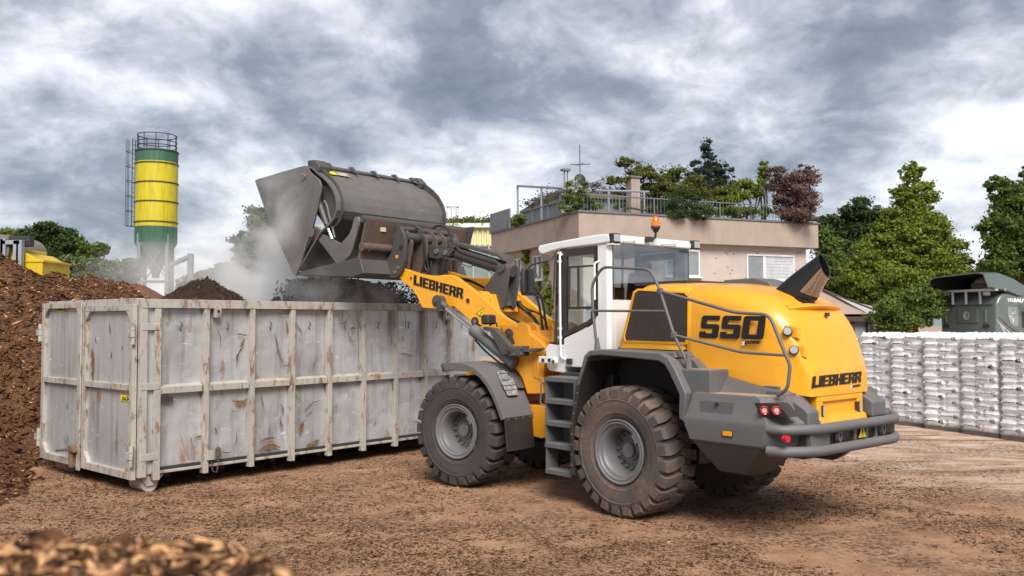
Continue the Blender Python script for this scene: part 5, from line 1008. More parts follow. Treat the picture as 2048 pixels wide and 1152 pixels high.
m.tube([(q[0]-float(a[0])+math.cos(t)*.42,1+math.sin(t)*.42,float(w55(903,410,d)[2])) for t in np.linspace(0,6.283,20)],.045,6,cap=False); m.build('roof_hatch_ladder',mat('galv_white',(.6,.62,.62),.5),SH)
# ================================================================ HOUSE WITH ROOF GARDEN
BO,BX,BY=fr('B'); HS=empty('house',tuple(BO),math.atan2(.39,.92),label='pinkish rendered two storey house with a planted flat roof behind the loader',cat='house')
RND=mat('pink_render',(.355,.285,.24),.9,0,.09,1.2,dirt=.22,rcol=(.22,.16,.13),rt=.60,rs=(1,1,.5),streak=.22,bump=1.0,bs=22); RNL=mat('light_render',(.47,.395,.35),.9,0,.07,1.2,dirt=.3,rcol=(.25,.18,.13),rt=.64,rs=(1.6,1.6,.7),bump=1.0,bs=22); MG=mat('zinc_grey',(.17,.185,.20),.5,.2,.1,2); CAP_=mat('parapet_cap',(.13,.14,.145),.6,0,.1,2)
fb=lambda k,x,y,ax='y',v=0: bp(k,x,y,'B',ax,v)
LX=float(fb('',1637,470)[0]); zt=float(fb('',1158,424)[2]); zb=float(fb('',1622,496,'y',.0)[2]); LY=float(fb('',982,500,'x',0)[1])
MB().box(0,LX,0,LY,zb,zt).build('parapet_band',RND,HS,bevel=.02)
MB().box(.38,LX-.38,.38,LY-.1,0,zb).build('wall',RNL,HS)
for q in((-.05,LX+.05,-.05,.30),(-.05,LX+.05,LY-.3,LY+.05)): MB().box(q[0],q[1],q[2],q[3],zt,zt+.07).build('parapet_cap',CAP_,HS)
for q in((-.05,.30,.30,LY-.3),(LX-.3,LX+.05,.30,LY-.3)): MB().box(q[0],q[1],q[2],q[3],zt,zt+.07).build('parapet_cap',CAP_,HS)
MB().box(.30,LX-.3,.3,LY-.3,zt-.3,zt-.02).build('flat_roof',mat('roof_soil',(.12,.10,.06),.95,0,.2,2),HS)
WF=mat('window_white',(.72,.72,.71),.4); PNE=mat('window_pane_grey',(.24,.26,.27),.12,0,.15,2); CUR=mat('window_net_curtain',(.50,.52,.54),.3,0,.12,3)
def windw(x0,x1,z0,z1,side,split=.36,curt=True):
    # side 0: front wall (y=.38); side 1: left wall (x=.38)
    def bx(m,a,b_,c,d_,z0_,z1_):
        if side==0: m.box(a,b_,.38-d_,.38-c,z0_,z1_)
        else: m.box(.38-d_,.38-c,a,b_,z0_,z1_)
        return m
    t=.07; m=MB(); bx(m,x0,x1,.0,.06,z0,z0+t); bx(m,x0,x1,.0,.06,z1-t,z1); bx(m,x0,x0+t,.0,.06,z0+t,z1-t); bx(m,x1-t,x1,.0,.06,z0+t,z1-t)
    xs_=x0+(x1-x0)*split; bx(m,xs_-t*.8,xs_+t*.8,.0,.058,z0+t,z1-t); w=m.build('window',WF,HS,bevel=.008)
    bx(MB(),x0+t,xs_-t*.8,.003,.012,z0+t,z1-t).build('pane',PNE,w); m=bx(MB(),xs_+t*.8,x1-t,.003,.012,z0+t,z1-t)
    if curt:
        m.mat(1); rr=np.random.default_rng(3)
        for i in range(7):
            z=z0+.16+i*(z1-z0-.3)/6; xx=xs_+.16
            while xx<x1-.25: L_=.05+.1*rr.random(); bx(m,xx,min(xx+L_,x1-.12),.013,.016,z,z+.022); xx+=L_+.06
    m.build('pane',[CUR if curt else PNE,mat('print_grey',(.25,.26,.27),.6)],w)
    bx(MB(),x0-.08,x1+.08,.0,.14,z0-.06,z0).build('window_sill',WF,HS,bevel=.006)
a,b=fb('',1492,508,'y',.38),fb('',1588,564,'y',.38); windw(a[0],b[0],float(fb('',1540,562,'y',.38)[2]),a[2],0)
a,b=fb('',1330,501,'y',.38),fb('',1399,554,'y',.38); windw(a[0],b[0],float(b[2]),float(fb('',1399,502,'y',.38)[2]),0,.5,False)
for (x0,x1,ya,yb) in((1086,1067,509,561),(1044,1029,516,558)):
    a=fb('',x0,ya,'x',.38); b=fb('',x1,yb,'x',.38); windw(float(a[1]),float(b[1]),float(b[2]),float(a[2]),1,.5,False)
for i in range(26):
    p=fb('',1420+random.random()*200,500+random.random()*75,'y',.38); MB().rb((p[0],.378,p[2]),(.05+.05*random.random(),.006,.05)).build('wall_hole',mat('hole_brown',(.16,.11,.08),.9) if i==0 else bpy.data.materials['hole_brown'],HS)
def rail(pts,side,z0,z1,name='roof_railing'):
    m=MB()
    (ax,ay),(bx_,by)=pts; n=int(math.hypot(bx_-ax,by-ay)/.16)
    for i in range(n+1):
        t=i/n; x,y=ax+(bx_-ax)*t,ay+(by-ay)*t; big=i%10==0; r_=.03 if big else .010; m.tube([(x,y,z0),(x,y,z1+(.12 if not big else 0))],r_,5)
    m.tube([(ax,ay,z1),(bx_,by,z1)],.028,6); m.tube([(ax,ay,z0+.12),(bx_,by,z0+.12)],.02,6)
    return m.build(name,MG,HS)
zr=float(fb('',1158,396)[2])
rail(((.45,.45),(LX-.5,.45)),0,zt,float(fb('',1500,409,'y',.45)[2])); rail(((.45,.45),(.45,LY-2.5)),1,zt,zt+.75)
# penthouse with planted sloping roof
ph=MB(); 
a=fb('',1015,440,'x',1.6); phz=float(fb('',1180,390,'x',1.6)[2])
ph.box(1.6,6.6,3.2,LY-.2,zt-.1,zt+1.05); ph.build('penthouse_wall',MG,HS); m=MB(); m.prism([(3.0,zt+1.05),(LY,zt+1.05),(LY,zt+1.15),(LY-2.5,zt+1.5),(5,zt+1.6),(3.0,zt+1.25)],'x',1.5,6.8); m.build('penthouse_roof',mat('roof_green_brown',(.13,.13,.06),.95,0,.2,3),HS)
leaf_cloud('roof_planting',[(2.2+1.5*(k%3),3.4+k*.52,zt+1.45,1.2,1.1,.25) for k in range(12)],12000,.06,LAV,HS,78,sub=.5)
# clad panel on the left side and lower set-back part
MB().box(-.06,.02,LY-2.4,LY-.02,zt+.072,zt+.95).build('zinc_cladding',MG,HS)
# chimney, pergolas, flue, antenna
q=fb('',1267,410,'y',2.6); MB().box(q[0]-.22,q[0]+.22,2.4,2.84,zt-.1,float(fb('',1267,357,'y',2.6)[2])).build('chimney',RND,HS,bevel=.01); MB().box(q[0]-.28,q[0]+.28,2.34,2.9,float(fb('',1267,357,'y',2.6)[2]),float(fb('',1267,355,'y',2.6)[2])+.04).build('chimney_cap',CAP_,HS)
PG=mat('pergola_grey',(.30,.33,.36),.4,.3,.05,2)
pg=empty('pergola',(0,0,0)); pg.parent=HS
def pv(k,x,y,ax,v): return Vector(fb(k,x,y,ax,v))
A=pv('G',208,365,'x',1.0); Bq=pv('G',460,378,'x',1.0); MB().tube([A,Bq],.06,6).build('pergola_beam',PG,pg); 
for u in((208,365),(340,372)): q=pv('G',u[0],u[1],'x',1.0); MB().tube([q,(q.x,q.y,zt)],.05,6).build('pergola_post',PG,pg)
MB().tube([A,A+Vector((1.8,0,.0))],.05,6).build('pergola_beam',PG,pg)
A=pv('G',640,390,'y',1.6); Bq=pv('G',935,398,'y',1.6); MB().tube([A,Bq],.05,6).build('pergola_beam',PG,pg); 
for u in((712,395),(908,398)): q=pv('G',u[0],u[1],'y',1.6); MB().tube([q,(q.x,q.y,zt)],.05,6).build('pergola_post',PG,pg)
q=pv('',1131,375,'y',6); m=MB(); m.tube([(q.x-.06,6,zt+.5),(q.x-.06,6,pv('',1131,342,'y',6).z)],.035,8); m.tube([(q.x+.1,6,zt+.5),(q.x+.1,6,pv('',1131,342,'y',6).z)],.03,8); m.box(q.x-.2,q.x+.2,5.85,6.15,pv('',1131,342,'y',6).z,pv('',1131,339,'y',6).z+.02); m.build('flue_pipe',MG,HS)
q=pv('',1160,360,'y',7); z_=pv('',1160,289,'y',7).z; m=MB(); m.tube([(q.x,7,zt+1),(q.x,7,z_)],.02,6); zz=pv('',1160,329,'y',7).z; m.tube([(q.x-.5,7,zz-.04),(q.x+.55,7,zz+.05)],.018,5); m.tube([(q.x,6.6,zz),(q.x,7.5,zz)],.012,5); m.build('antenna',SD,HS)
MB().lathe([(.30,-.0),(.26,.10),(.15,.17),(0,.2)],(q.x,7,pv('',1160,360,'y',7).z),(0,-1,.2),20).build('satellite_dish',SD,HS)
# roof garden plants: each a thing standing on the roof
def rplant(label,name,blobs,n,size,m,seed,dy=1.2,cat='shrub',sub=.34,nsub=22,edge=.7,trunk=.05,extra=None,droop=0):
    P=[]; 
    for x,y,rx,ry,*e in blobs:
        v=dy+(e[0] if e else 0); c=fb('',x,y,'y',v); wpos=BO+BX*c[0]+BY*c[1]; dd=wpos[1]; P.append((wpos[0],wpos[1],c[2],rx/FPX*dd,rx/FPX*dd*.8,ry/FPX*dd))
    o=P[0]; R=empty(name,(float(o[0]),float(o[1]),zt-.02),label=label,cat=cat); bl=[(p[0]-o[0],p[1]-o[1],p[2]-zt+.02,p[3],p[4],p[5]) for p in P]
    r=np.random.default_rng(seed)
    V=leaf_cloud_free('crown' if cat=='tree' else 'foliage',bl,int(n*1.7),size,m,R,seed,sub,nsub,edge)
    mm=MB(); 
    for b in bl:
        for k in range(3): mm.tube([(r.normal(0,.05),r.normal(0,.05),0),(b[0]*.5+r.normal(0,.1),b[1]*.5,b[2]*.5),(b[0]+r.normal(0,.3)*b[3],b[1]+r.normal(0,.3)*b[4],b[2]+b[5]*.4)],[trunk,trunk*.6,.012],5)
    mm.build('stems' if cat!='tree' else 'trunk',BRK,R)
    if extra: leaf_cloud_free('blossom',bl,extra[0],extra[1],extra[2],R,seed+1,sub,nsub,edge)
    return R
def leaf_cloud_free(name,bl,n,size,m,R,seed,sub,nsub,edge):
    off=50; o=leaf_cloud(name,[(b[0],b[1],b[2]+off,b[3],b[4],b[5]) for b in bl],n,size,m,R,seed,sub,nsub,edge); v=np.empty(len(o.data.vertices)*3,np.float32); o.data.vertices.foreach_get('co',v); v[2::3]-=off; o.data.vertices.foreach_set('co',v); o.data.update(); return o
rplant('white flowering rose bush on the roof edge above the house corner','rose_bush',[(1155,385,28,32),(1140,405,24,18),(1175,410,26,14),(1130,420,16,10)],11000,.045,LM,201,.8,extra=(1500,.04,FLW))
rplant('low green bush hanging over the left end of the roof railing','shrub',[(1036,440,18,12),(1030,448,10,8)],3500,.045,LM,202,3.2)
rplant('wide airy roof tree with reaching twigs left of the roof garden','garden_tree',[(1285,345,40,22),(1250,325,26,10),(1230,360,30,10),(1310,375,40,26),(1345,350,30,24),(1265,380,24,16)],17000,.055,LO,203,3.0,'tree',.26,30,.5)
rplant('slender dark birch, the highest plant on the roof','birch_tree',[(1414,295,16,24),(1418,325,22,22),(1440,345,30,28),(1395,350,30,30),(1460,375,22,28),(1420,375,50,24)],17000,.05,leafmat('leaf_birch',(.06,.085,.06),(.025,.04,.03)),204,4.0,'tree',.26,30,.45)
rplant('olive green shrubs in the middle of the roof garden','shrub',[(1380,375,45,24),(1340,385,30,20),(1430,395,50,20)],12000,.055,LO,205,2.2)
rplant('feathery dark green conifer bush spilling over the parapet','conifer_bush',[(1368,405,36,26),(1352,425,26,12),(1395,428,30,14,-.55),(1355,428,24,12,-.5),(1370,385,24,12)],16000,.035,LDK,206,.35,sub=.45)
rplant('bright yellow green shrub left of the copper bush','shrub',[(1500,380,30,26),(1470,395,30,16),(1530,355,16,22),(1440,405,40,10)],11000,.055,LG,207,1.8)
rplant('low yellow green groundcover behind the roof railing','groundcover',[(1440,422,40,10),(1490,425,40,12),(1530,425,30,12),(1300,418,24,8),(1240,415,20,8)],9000,.04,LM,208,.9)
rplant('big copper leaved bush on the right corner of the roof','copper_bush',[(1580,370,48,32),(1612,355,34,26),(1590,405,45,30),(1618,400,28,30),(1600,432,34,20,-.75),(1575,425,24,14,-.6),(1548,345,20,14),(1560,395,24,18)],26000,.05,LR,209,.5,sub=.3,nsub=30,edge=.6)
rplant('small pointed green fir behind the copper bush','fir_tree',[(1527,330,9,12),(1527,350,16,14)],2500,.05,LM,210,2.5,'tree')
# climbers on the left wall of the house
iv=[]
for x,y,rx,ry in((1098,600,18,40),(1075,580,12,20),(1052,505,5,40),(1092,540,5,30),(1090,650,20,30),(1000,560,14,20),(1055,640,20,25)):
    c=fb('',x,y,'x',.30); wp=BO+BX*c[0]+BY*c[1]; iv.append((wp[0]-BO[0],wp[1]-BO[1],float(c[2]),rx/FPX*wp[1]*.9,.25,ry/FPX*wp[1]))
R=empty('ivy',tuple(BO),label='bright green climber growing up the left wall of the house',cat='climbing plant'); leaf_cloud('foliage',iv,15000,.075,LG,R,220,sub=.3,edge=.4)
MB().tube([(iv[0][0],iv[0][1],0),(iv[0][0],iv[0][1],iv[0][2]),(iv[2][0],iv[2][1],iv[2][2])],[.05,.03,.01],6).build('stems',BRK,R)
# ================================================================ LOW BROWN-ROOFED HOUSE
a=w55(1640,590,36); LH=empty('low_house',(float(w55(1700,640,36)[0]),36,0),label='low dark framed house with brown sloping roof behind the pallets',cat='house'); ox=float(w55(1700,640,36)[0])
def lw(x,y,d=36): p=w55(x,y,d); return (float(p[0])-ox,d-36,float(p[2]))
DB=mat('dark_brown_wood',(.055,.035,.032),.6,0,.1,2); TR=mat('tan_roof_sheet',(.40,.28,.23),.7,0,.1,1,dirt=.3); GB=mat('glass_dull',(.30,.33,.34),.2,0,.2,1); RT=mat('translucent_roof_panel',(.55,.52,.50),.35,0,.08,1)
e1,e2=lw(1640,640),lw(1822,640); MB().box(e1[0]-3,e2[0],.15,6,0,e2[2]).build('wall',GB,LH)
m=MB(); m.box(e1[0]-3,e2[0]+.1,-.2,.1,lw(1700,643)[2],lw(1700,628)[2]); 
for x in(1705,1738,1790,1818): m.box(lw(x,640)[0]-.07,lw(x,640)[0]+.07,-.05,.14,0,lw(1700,640)[2])
m.build('timber_frame',DB,LH); MB().box(lw(1742,0+640)[0],lw(1786,640)[0],-.3,-.06,lw(1700,652)[2],lw(1700,645)[2]).build('awning',TR,LH)
z0=lw(1700,630)[2]
def rp_(nm,P,mt,th=.08):
    Q=[lw(a/3.388+1200,b/3.388+540,d_) for a,b,d_ in P]; n=len(Q)
    return MB().add(Q+[(x,y,z-th) for x,y,z in Q],[list(range(n)),list(range(n,2*n))[::-1]]+[(i,(i+1)%n,n+(i+1)%n,n+i) for i in range(n)]).build(nm,mt,LH,sm=0)
rp_('roof_panel',[(1290,60,40),(1475,130,40),(1800,302,35.8),(1300,302,35.8)],TR)
rp_('roof_panel',[(1480,130,40.1),(1660,205,40),(1985,325,35.8),(1805,302,35.8)],RT)
rp_('roof_panel',[(1665,205,40.1),(1935,262,39.6),(2105,342,35.8),(1990,325,35.8)],RT)
for (a,b,c_,d_) in((1478,124,1835,322),(1655,200,1992,328),(1935,258,2110,342),(1290,56,1475,126),(1478,124,1655,200),(1655,200,1935,258)):
    p=Vector(lw(a/3.388+1200,b/3.388+540,40)); far=(b<210 and d_<262); q=Vector(lw(c_/3.388+1200,d_/3.388+540,40 if far else 35.75)); MB().tube([p,q],.085,6).build('roof_beam',DB,LH)
p,q=lw(1756,622,36.6),lw(1800,634,35.8)
yp=w55(1824,660,34); m=MB().box(float(yp[0])-.05,float(yp[0])+.05,33.95,34.05,0,float(w55(1824,644,34)[2])).build('marker_post',mat('post_yellow',(.75,.55,.01),.5)); tag(m,'bright yellow post at the right corner of the low house','post')
# ================================================================ PALLETS OF WHITE BAGS
BAG=mat('white_bag_plastic',(.9,.91,.93),.3,0,.02,6,bump=.7,bs=14,coat=.2); BLU=mat('blue_print',(.05,.10,.35),.5); PRT=mat('grey_print',(.03,.03,.035),.6); PLT=mat('pallet_wood',(.20,.17,.15),.9,0,.2,5,dirt=.3)
def bagmesh(seed,prn):
    r=np.random.default_rng(seed); nx,ny=12,9; V=[];F=[]; L_,B_,H_=.62,.43,.195
    def P(u,v,s):
        e=(1-abs(u)**5)*(1-abs(v)**5); h=(max(e,0))**.30; cr=.014*math.sin(9*u+seed*2)*math.cos(7*v+seed)+.008*r.normal()
        return (u*L_/2*(1-.05*abs(v)**3),v*B_/2*(1-.05*abs(u)**3),s*(H_/2*h+ (cr if h>.3 else 0))+.012*math.sin(3*u+seed))
    for s in(1,-1):
        b=len(V)
        for i in range(nx+1):
            for j_ in range(ny+1): V.append(P(-1+2*i/nx,-1+2*j_/ny,s))
        for i in range(nx):
            for j_ in range(ny): q=b+i*(ny+1)+j_; f=(q,q+ny+1,q+ny+2,q+1); F.append(f if s>0 else f[::-1])
    mi=[0]*len(F)
    # printing on the long side (-y) : short dashes, and 40 near its end
    def pr(x0,x1,z0,z1,k):
        b=len(V); n=4
        for i in range(n+1):
            x=x0+(x1-x0)*i/n
            for z in(z0,z1): V.append((x,-B_/2-.006+abs(z)*.12,z))
        for i in range(n): F.append((b+2*i,b+2*i+2,b+2*i+3,b+2*i+1)); mi.append(k)
    if prn:
        x=-.22
        for k in range(5): w=.03+.04*r.random(); pr(x,x+w,-.012,.010,1); x+=w+.012
        v,f=TXT40; b=len(V); 
        for p in v: V.append((.10+p[0]*.17,-B_/2-.010,-.05+p[1]*.095))
        for q in f: F.append([b+i for i in q]); mi.append(1)
    else:
        for k in range(3): pr(-.05+.06*k,-.01+.06*k,-.01,.006,1)
    me=bpy.data.meshes.new('bag'); me.from_pydata(V,[],F); me.materials.append(BAG); me.materials.append(PRT); me.polygons.foreach_set('material_index',mi); me.shade_smooth(); return me
TXT40=text_verts('40.',bold=.03); TXT40=(TXT40[0],TXT40[1])
BM=[bagmesh(s,True) for s in range(3)]+[bagmesh(s+5,False) for s in range(3)]
pm=MB()
for k in range(3): pm.box(-.5,.5,-.5+.45*k,-.5+.45*k+.10,0,.10)
for k in range(6): pm.box(-.5+.176*k,-.5+.176*k+.12,-.5,.5,.10,.125)
PAL=pm.build('pallet',PLT); PALM=PAL.data; bpy.data.objects.remove(PAL)
rs=random.Random(3)
FILM=bpy.data.materials.new('stretch_film_mat'); FILM.use_nodes=True
def _film():
    nt=FILM.node_tree; nt.nodes.clear(); L=nt.links.new; t=N(nt,'ShaderNodeBsdfTransparent'); b=N(nt,'ShaderNodeBsdfPrincipled'); b.inputs['Base Color'].default_value=(.9,.91,.93,1); b.inputs['Roughness'].default_value=.22
    n=N(nt,'ShaderNodeTexNoise'); n.inputs['Scale'].default_value=7; n.inputs['Detail'].default_value=6; n.inputs['Distortion'].default_value=1.5; tc=N(nt,'ShaderNodeTexCoord'); mp=N(nt,'ShaderNodeMapping'); mp.inputs['Scale'].default_value=(.6,.6,2); L(tc.outputs['Object'],mp.inputs[0]); L(mp.outputs[0],n.inputs[0])
    bn=N(nt,'ShaderNodeBump'); bn.inputs['Strength'].default_value=1; bn.inputs['Distance'].default_value=.03; L(n.outputs[0],bn.inputs['Height']); L(bn.outputs[0],b.inputs['Normal'])
    r=N(nt,'ShaderNodeMapRange'); r.inputs[1].default_value=.35; r.inputs[2].default_value=.7; r.inputs[3].default_value=.08; r.inputs[4].default_value=.46; L(n.outputs[0],r.inputs[0])
    x=N(nt,'ShaderNodeMixShader'); L(r.outputs[0],x.inputs[0]); L(t.outputs[0],x.inputs[1]); L(b.outputs[0],x.inputs[2]); o=N(nt,'ShaderNodeOutputMaterial'); L(x.outputs[0],o.inputs[0])
_film()
def film(R,lean,layers):
    rings=[]
    for i in range(15):
        z=.10+(1.97*layers/14)*i/14; sh=lean*z; o=[]
        for k in range(32):
            a=2*math.pi*k/32; c_,s_=math.cos(a),math.sin(a); e=(abs(c_)**8+abs(s_)**8)**(-1/8); w=.545+.012*math.sin(i*2.9+k)+.010*rs.random()-(.03 if i%2 else 0); o.append((c_*e*w+sh,.5+s_*e*w,z))
        rings.append(o)
    MB().loft(rings,cap=False).build('stretch_film',FILM,R,sm=70)
def bagstack(px,py,ang,label,lean=0,layers=14,d=None,group='pallets of white bags in the row at the right'):
    R=empty('bag_pallet',(px,py,0),ang,label=label,cat='pallet of bags',group=group); R.scale=(.88,.92,1)
    film(R,lean,layers)
    pl_=bpy.data.objects.new('pallet',PALM); COL.objects.link(pl_); pl_.parent=R; pl_.location=(0,.52,0)
    H_=(2.10-.13)/layers
    for k in range(layers):
        z=.13+H_*(k+.5); sh=lean*k*H_; fl=k%2
        if fl: sp_=[(-.31,.29,math.pi/2,0),(.19,.20,0,1),(.19,.62,0,0),(-.31,.80,math.pi/2,0)]
        else: sp_=[(-.20,.20,0,1),(.31,.29,math.pi/2,1),(-.20,.62,0,0),(.31,.80,math.pi/2,0)]
        for x,y,a,pr_ in sp_:
            o=bpy.data.objects.new('bag',BM[rs.randrange(3)+(0 if (pr_ or rs.random()<.35) else 3)]); COL.objects.link(o); o.parent=R
            o.location=(x+sh+rs.gauss(0,.012),y+rs.gauss(0,.014),z); o.rotation_euler=(rs.gauss(0,.02),rs.gauss(0,.03)+lean*.0,a+rs.gauss(0,.04)); o.scale=(1,1,1.0+rs.gauss(0,.04))
    return R
AN=math.atan2(-.92,.38)
LBL=['first pallet stack of white bags, half hidden behind the loader tail','pallet stack of white bags just right of the loader bumper','pallet stack of white bags second right of the loader bumper','pallet stack of white bags in front of the truck cab','wide pallet stack of white bags left of the leaning stack','leaning pallet stack of white bags at the right edge']
for k in range(6):
    t=(k-1)*.945+.48; x=8.92+.38*t+(.12 if k==5 else 0); y=20.89-.92*t-(.15 if k==5 else 0)
    bagstack(x,y,AN+(-.02 if k==5 else .10+rs.gauss(0,.03)),LBL[k],lean=(-.0,0,.0,0,.02,.13)[k],layers=13 if k==5 else 14)
t=5.55; bagstack(8.92+.38*t+.3,20.89-.92*t,AN-.05,'nearest pallet stack of white bags, mostly outside the right edge of the photo',layers=12)
LB2=['white bag pallet stack in the second row under the low house','white bag pallet stack in the second row behind the bumper','white bag pallet stack in the second row below the round shrub','white bag pallet stack in the second row below the truck cab','white bag pallet stack in the second row at the right edge']
for k in range(5):
    t=(k-.3)*.97; bagstack(8.92+.38*t+1.25,20.89-.92*t+.6,AN+rs.gauss(0,.03),LB2[k],layers=14,group='pallets of white bags in the second row')
bagstack(7.95,23.1,AN,'pallet stack with blue printed bags glimpsed beside the loader tail',group='pallets of white bags in the row at the right')
# ================================================================ TRUCK
TO,TX,TY=fr('T'); TK=empty('truck',tuple(TO),math.atan2(.35,.94),label='dark green truck with grey roof rack and BAU lettering behind the white bags',cat='truck')
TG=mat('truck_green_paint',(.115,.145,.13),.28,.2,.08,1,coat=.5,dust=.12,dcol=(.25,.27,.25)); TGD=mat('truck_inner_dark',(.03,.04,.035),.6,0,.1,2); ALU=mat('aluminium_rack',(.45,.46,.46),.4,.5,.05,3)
tq=lambda x,y,ax='x',v=0.: bp('O',x,y,'T',ax,v)
zw=float(tq(600,575)[2]); yw=2.42
R_=[]
for x,dz,ins in((0.0,-.06,.06),(.03,0,.0),(.03,0,0)): pass
prof=[(0,.9),(0,zw),(.12,zw+.22),(.35,zw+.40),(.75,zw+.52),(1.9,zw+.55),(2.1,zw+.3),(2.2,1.9),(2.2,.9)]
cb2=MB().prism(prof,'y',-yw,0).build('cab_body',TG,TK,bevel=.10,seg=4)
MB().box(.6,6.5,-yw+.5,-.5,.55,.95).build('chassis',BK,TK)
for x in(.9,4.6,6.0):
    for y in(-.15,-yw+.15): w=MB().lathe([(.30,-.14),(.5,-.15),(.52,-.1),(.52,.1),(.5,.15),(.30,.14)],(x,y,.52),(0,1,0),32,cap=True).build('wheel',RUB,TK)
p0_,p1_=tq(480,620),tq(745,800); 
m=MB(); m.box(-.03,.01,float(p1_[1]),float(p0_[1]),float(p1_[2]),float(p0_[2])); m.build('rear_panel',TG,cb2,bevel=.025,seg=3)
p=tq(603,712); MB().lathe([(.0,0),(.14,.0),(.16,.012),(.12,.02),(.10,.006),(0,.006)],(-.035,float(p[1]),float(p[2])),(-1,0,0),24).build('cab_emblem',mat('emblem_grey',(.3,.32,.33),.4,.4),cb2)
for px,py in((345,842),(852,845)): p=tq(px,py); MB().rb((-.01,p[1],p[2]),(.04,.25,.14)).build('vent_slot',BK,cb2,bevel=.01)
for px in(335,840): p=tq(px,720); MB().tube([(-.005,p[1],p[2]+.25),(-.005,p[1],p[2]-.2)],.035,8).build('panel_rib',TG,cb2)
MB().box(-.012,.02,float(tq(930,580)[1]),float(tq(300,580)[1]),zw-.03,zw+.0).build('roof_seam',TGD,cb2)
MB().box(-.012,.02,float(tq(760,930)[1]),float(tq(430,930)[1]),float(tq(600,935)[2]),float(tq(600,920)[2])).build('panel_step',TG,cb2,bevel=.008)
rk=MB(); a,b=tq(330,400),tq(1000,392); zr_=float(a[2]); rk.box(-.12,.02,float(b[1])+.0,float(a[1]),zr_-.06,zr_+.03); rk.box(.3,.38,float(b[1]),float(a[1]),zr_-.06,zr_+.03); rk=rk.build('roof_rack',ALU,TK,bevel=.01)
for px in(432,603,782): y=float(tq(px,500)[1]); MB().tube([(-.05,y,zr_),(-.04,y,zw+.02)],.05,8).build('rack_post',ALU,rk)
for px in(360,868): p=tq(px,430); MB().rb((-.05,p[1],p[2]),(.12,.22,.14)).build('work_lamp',ALU,rk,bevel=.02)
# roof deflector, open at the back: a thin shell
def sec(x,z0,z1,yl,yr,dr=0):
    n=14; o=[]
    for i in range(n+1):
        t=i/n; y=yl+(yr-yl)*t; e=1-abs(2*t-1)**6; o.append((x,y,z0+(z1-z0)*(.35+.65*e**.5)*(1 if 0<t<1 else .0)+dr*t*t))
    return o
zs=float(tq(300,400)[2]); zt_=float(tq(400,212)[2])
S0=[sec(-.45,zs-.05,zt_,.22,-yw-.1,.12),sec(.3,zs-.1,zt_+.06,.20,-yw-.1,.08),sec(1.0,zs-.2,zt_-.05,.12,-yw-.05),sec(1.9,zs-.3,zt_-.45,.0,-yw+.05)]
S1=[[(x,y*.985-.01,z-.04) for x,y,z in q] for q in S0]
m=MB().loft(S0,cap=False,closed=False); m.loft(S1,cap=False,closed=False); m.loft([S0[0],S1[0]],cap=False,closed=False); m.build('roof_deflector',TG,TK,sm=40)
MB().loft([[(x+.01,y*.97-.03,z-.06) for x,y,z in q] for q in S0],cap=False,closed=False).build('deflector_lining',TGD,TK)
a,b=tq(632,300,'x',.3),tq(960,380,'x',.3); MB().box(.35,1.2,float(b[1]),float(a[1]),float(b[2])-.1,float(a[2])).build('roof_box',mat('box_brown',(.10,.055,.05),.6),TK,bevel=.02)
MB().lathe([(0,.30),(.3,.26),(.5,.12),(.55,0)],(.7,(float(a[1])+float(b[1]))/2,float(a[2])-.02),(0,0,1),20).build('roof_bundle',mat('bundle_grey',(.2,.19,.18),.8),TK)
# side of the cab
ts=lambda x,y: bp('O',x,y,'T','y',-yw-.002)
wq=[(1118,600),(1240,598),(1262,640),(1250,850),(1190,845),(1150,800),(1120,700)]; MB().prism([(float(ts(*p)[0]),float(ts(*p)[2])) for p in wq],'y',-yw-.012,-yw+.01).build('side_window',PNE,TK)
wq=[(1300,660),(1420,650),(1420,880),(1310,870)]; MB().prism([(float(ts(*p)[0]),float(ts(*p)[2])) for p in wq],'y',-yw-.012,-yw+.01).build('door_window',BK,TK)
a=ts(1200,540); lettering('company_lettering','BAU',ts(1195,540),ts(1320,545),ts(1198,490),WHT,TK,bold=.05)
for i,px in enumerate((1125,1150,1172)): a,b=ts(px,490),ts(px+14,535); MB().tube([a,b],.025,4).build('logo_bar',WHT,TK)
for (x0,y0,x1,y1,r_,mt) in((975,765,1085,880,.03,WHT),(1030,845,1110,955,.03,WHT),(1085,880,1190,958,.03,WHT),(1000,725,1110,830,.03,mat('stripe_brown',(.15,.08,.06),.5)),(1110,830,1250,940,.05,bpy.data.materials['stripe_brown'])):
    a,b=Vector(ts(x0,y0)),Vector(ts(x1,y1)); MB().tube([a,b],[.008,r_],4).build('side_stripe',mt,TK)
m=MB()
for k in range(9): a=ts(1130+rs.random()*95,665+rs.random()*120); m.tube([a,Vector(a)+Vector((rs.random()*.15,-.004,rs.random()*.15-.07)),Vector(a)+Vector((rs.random()*.2,-.004,-rs.random()*.15))],.012,4)
m.build('window_tribal_print',WHT,TK)
p=Vector(ts(1310,640)); MB().rb(p+Vector((.1,-.2,0)),(.12,.25,.4)).build('mirror',BK,TK,bevel=.04)
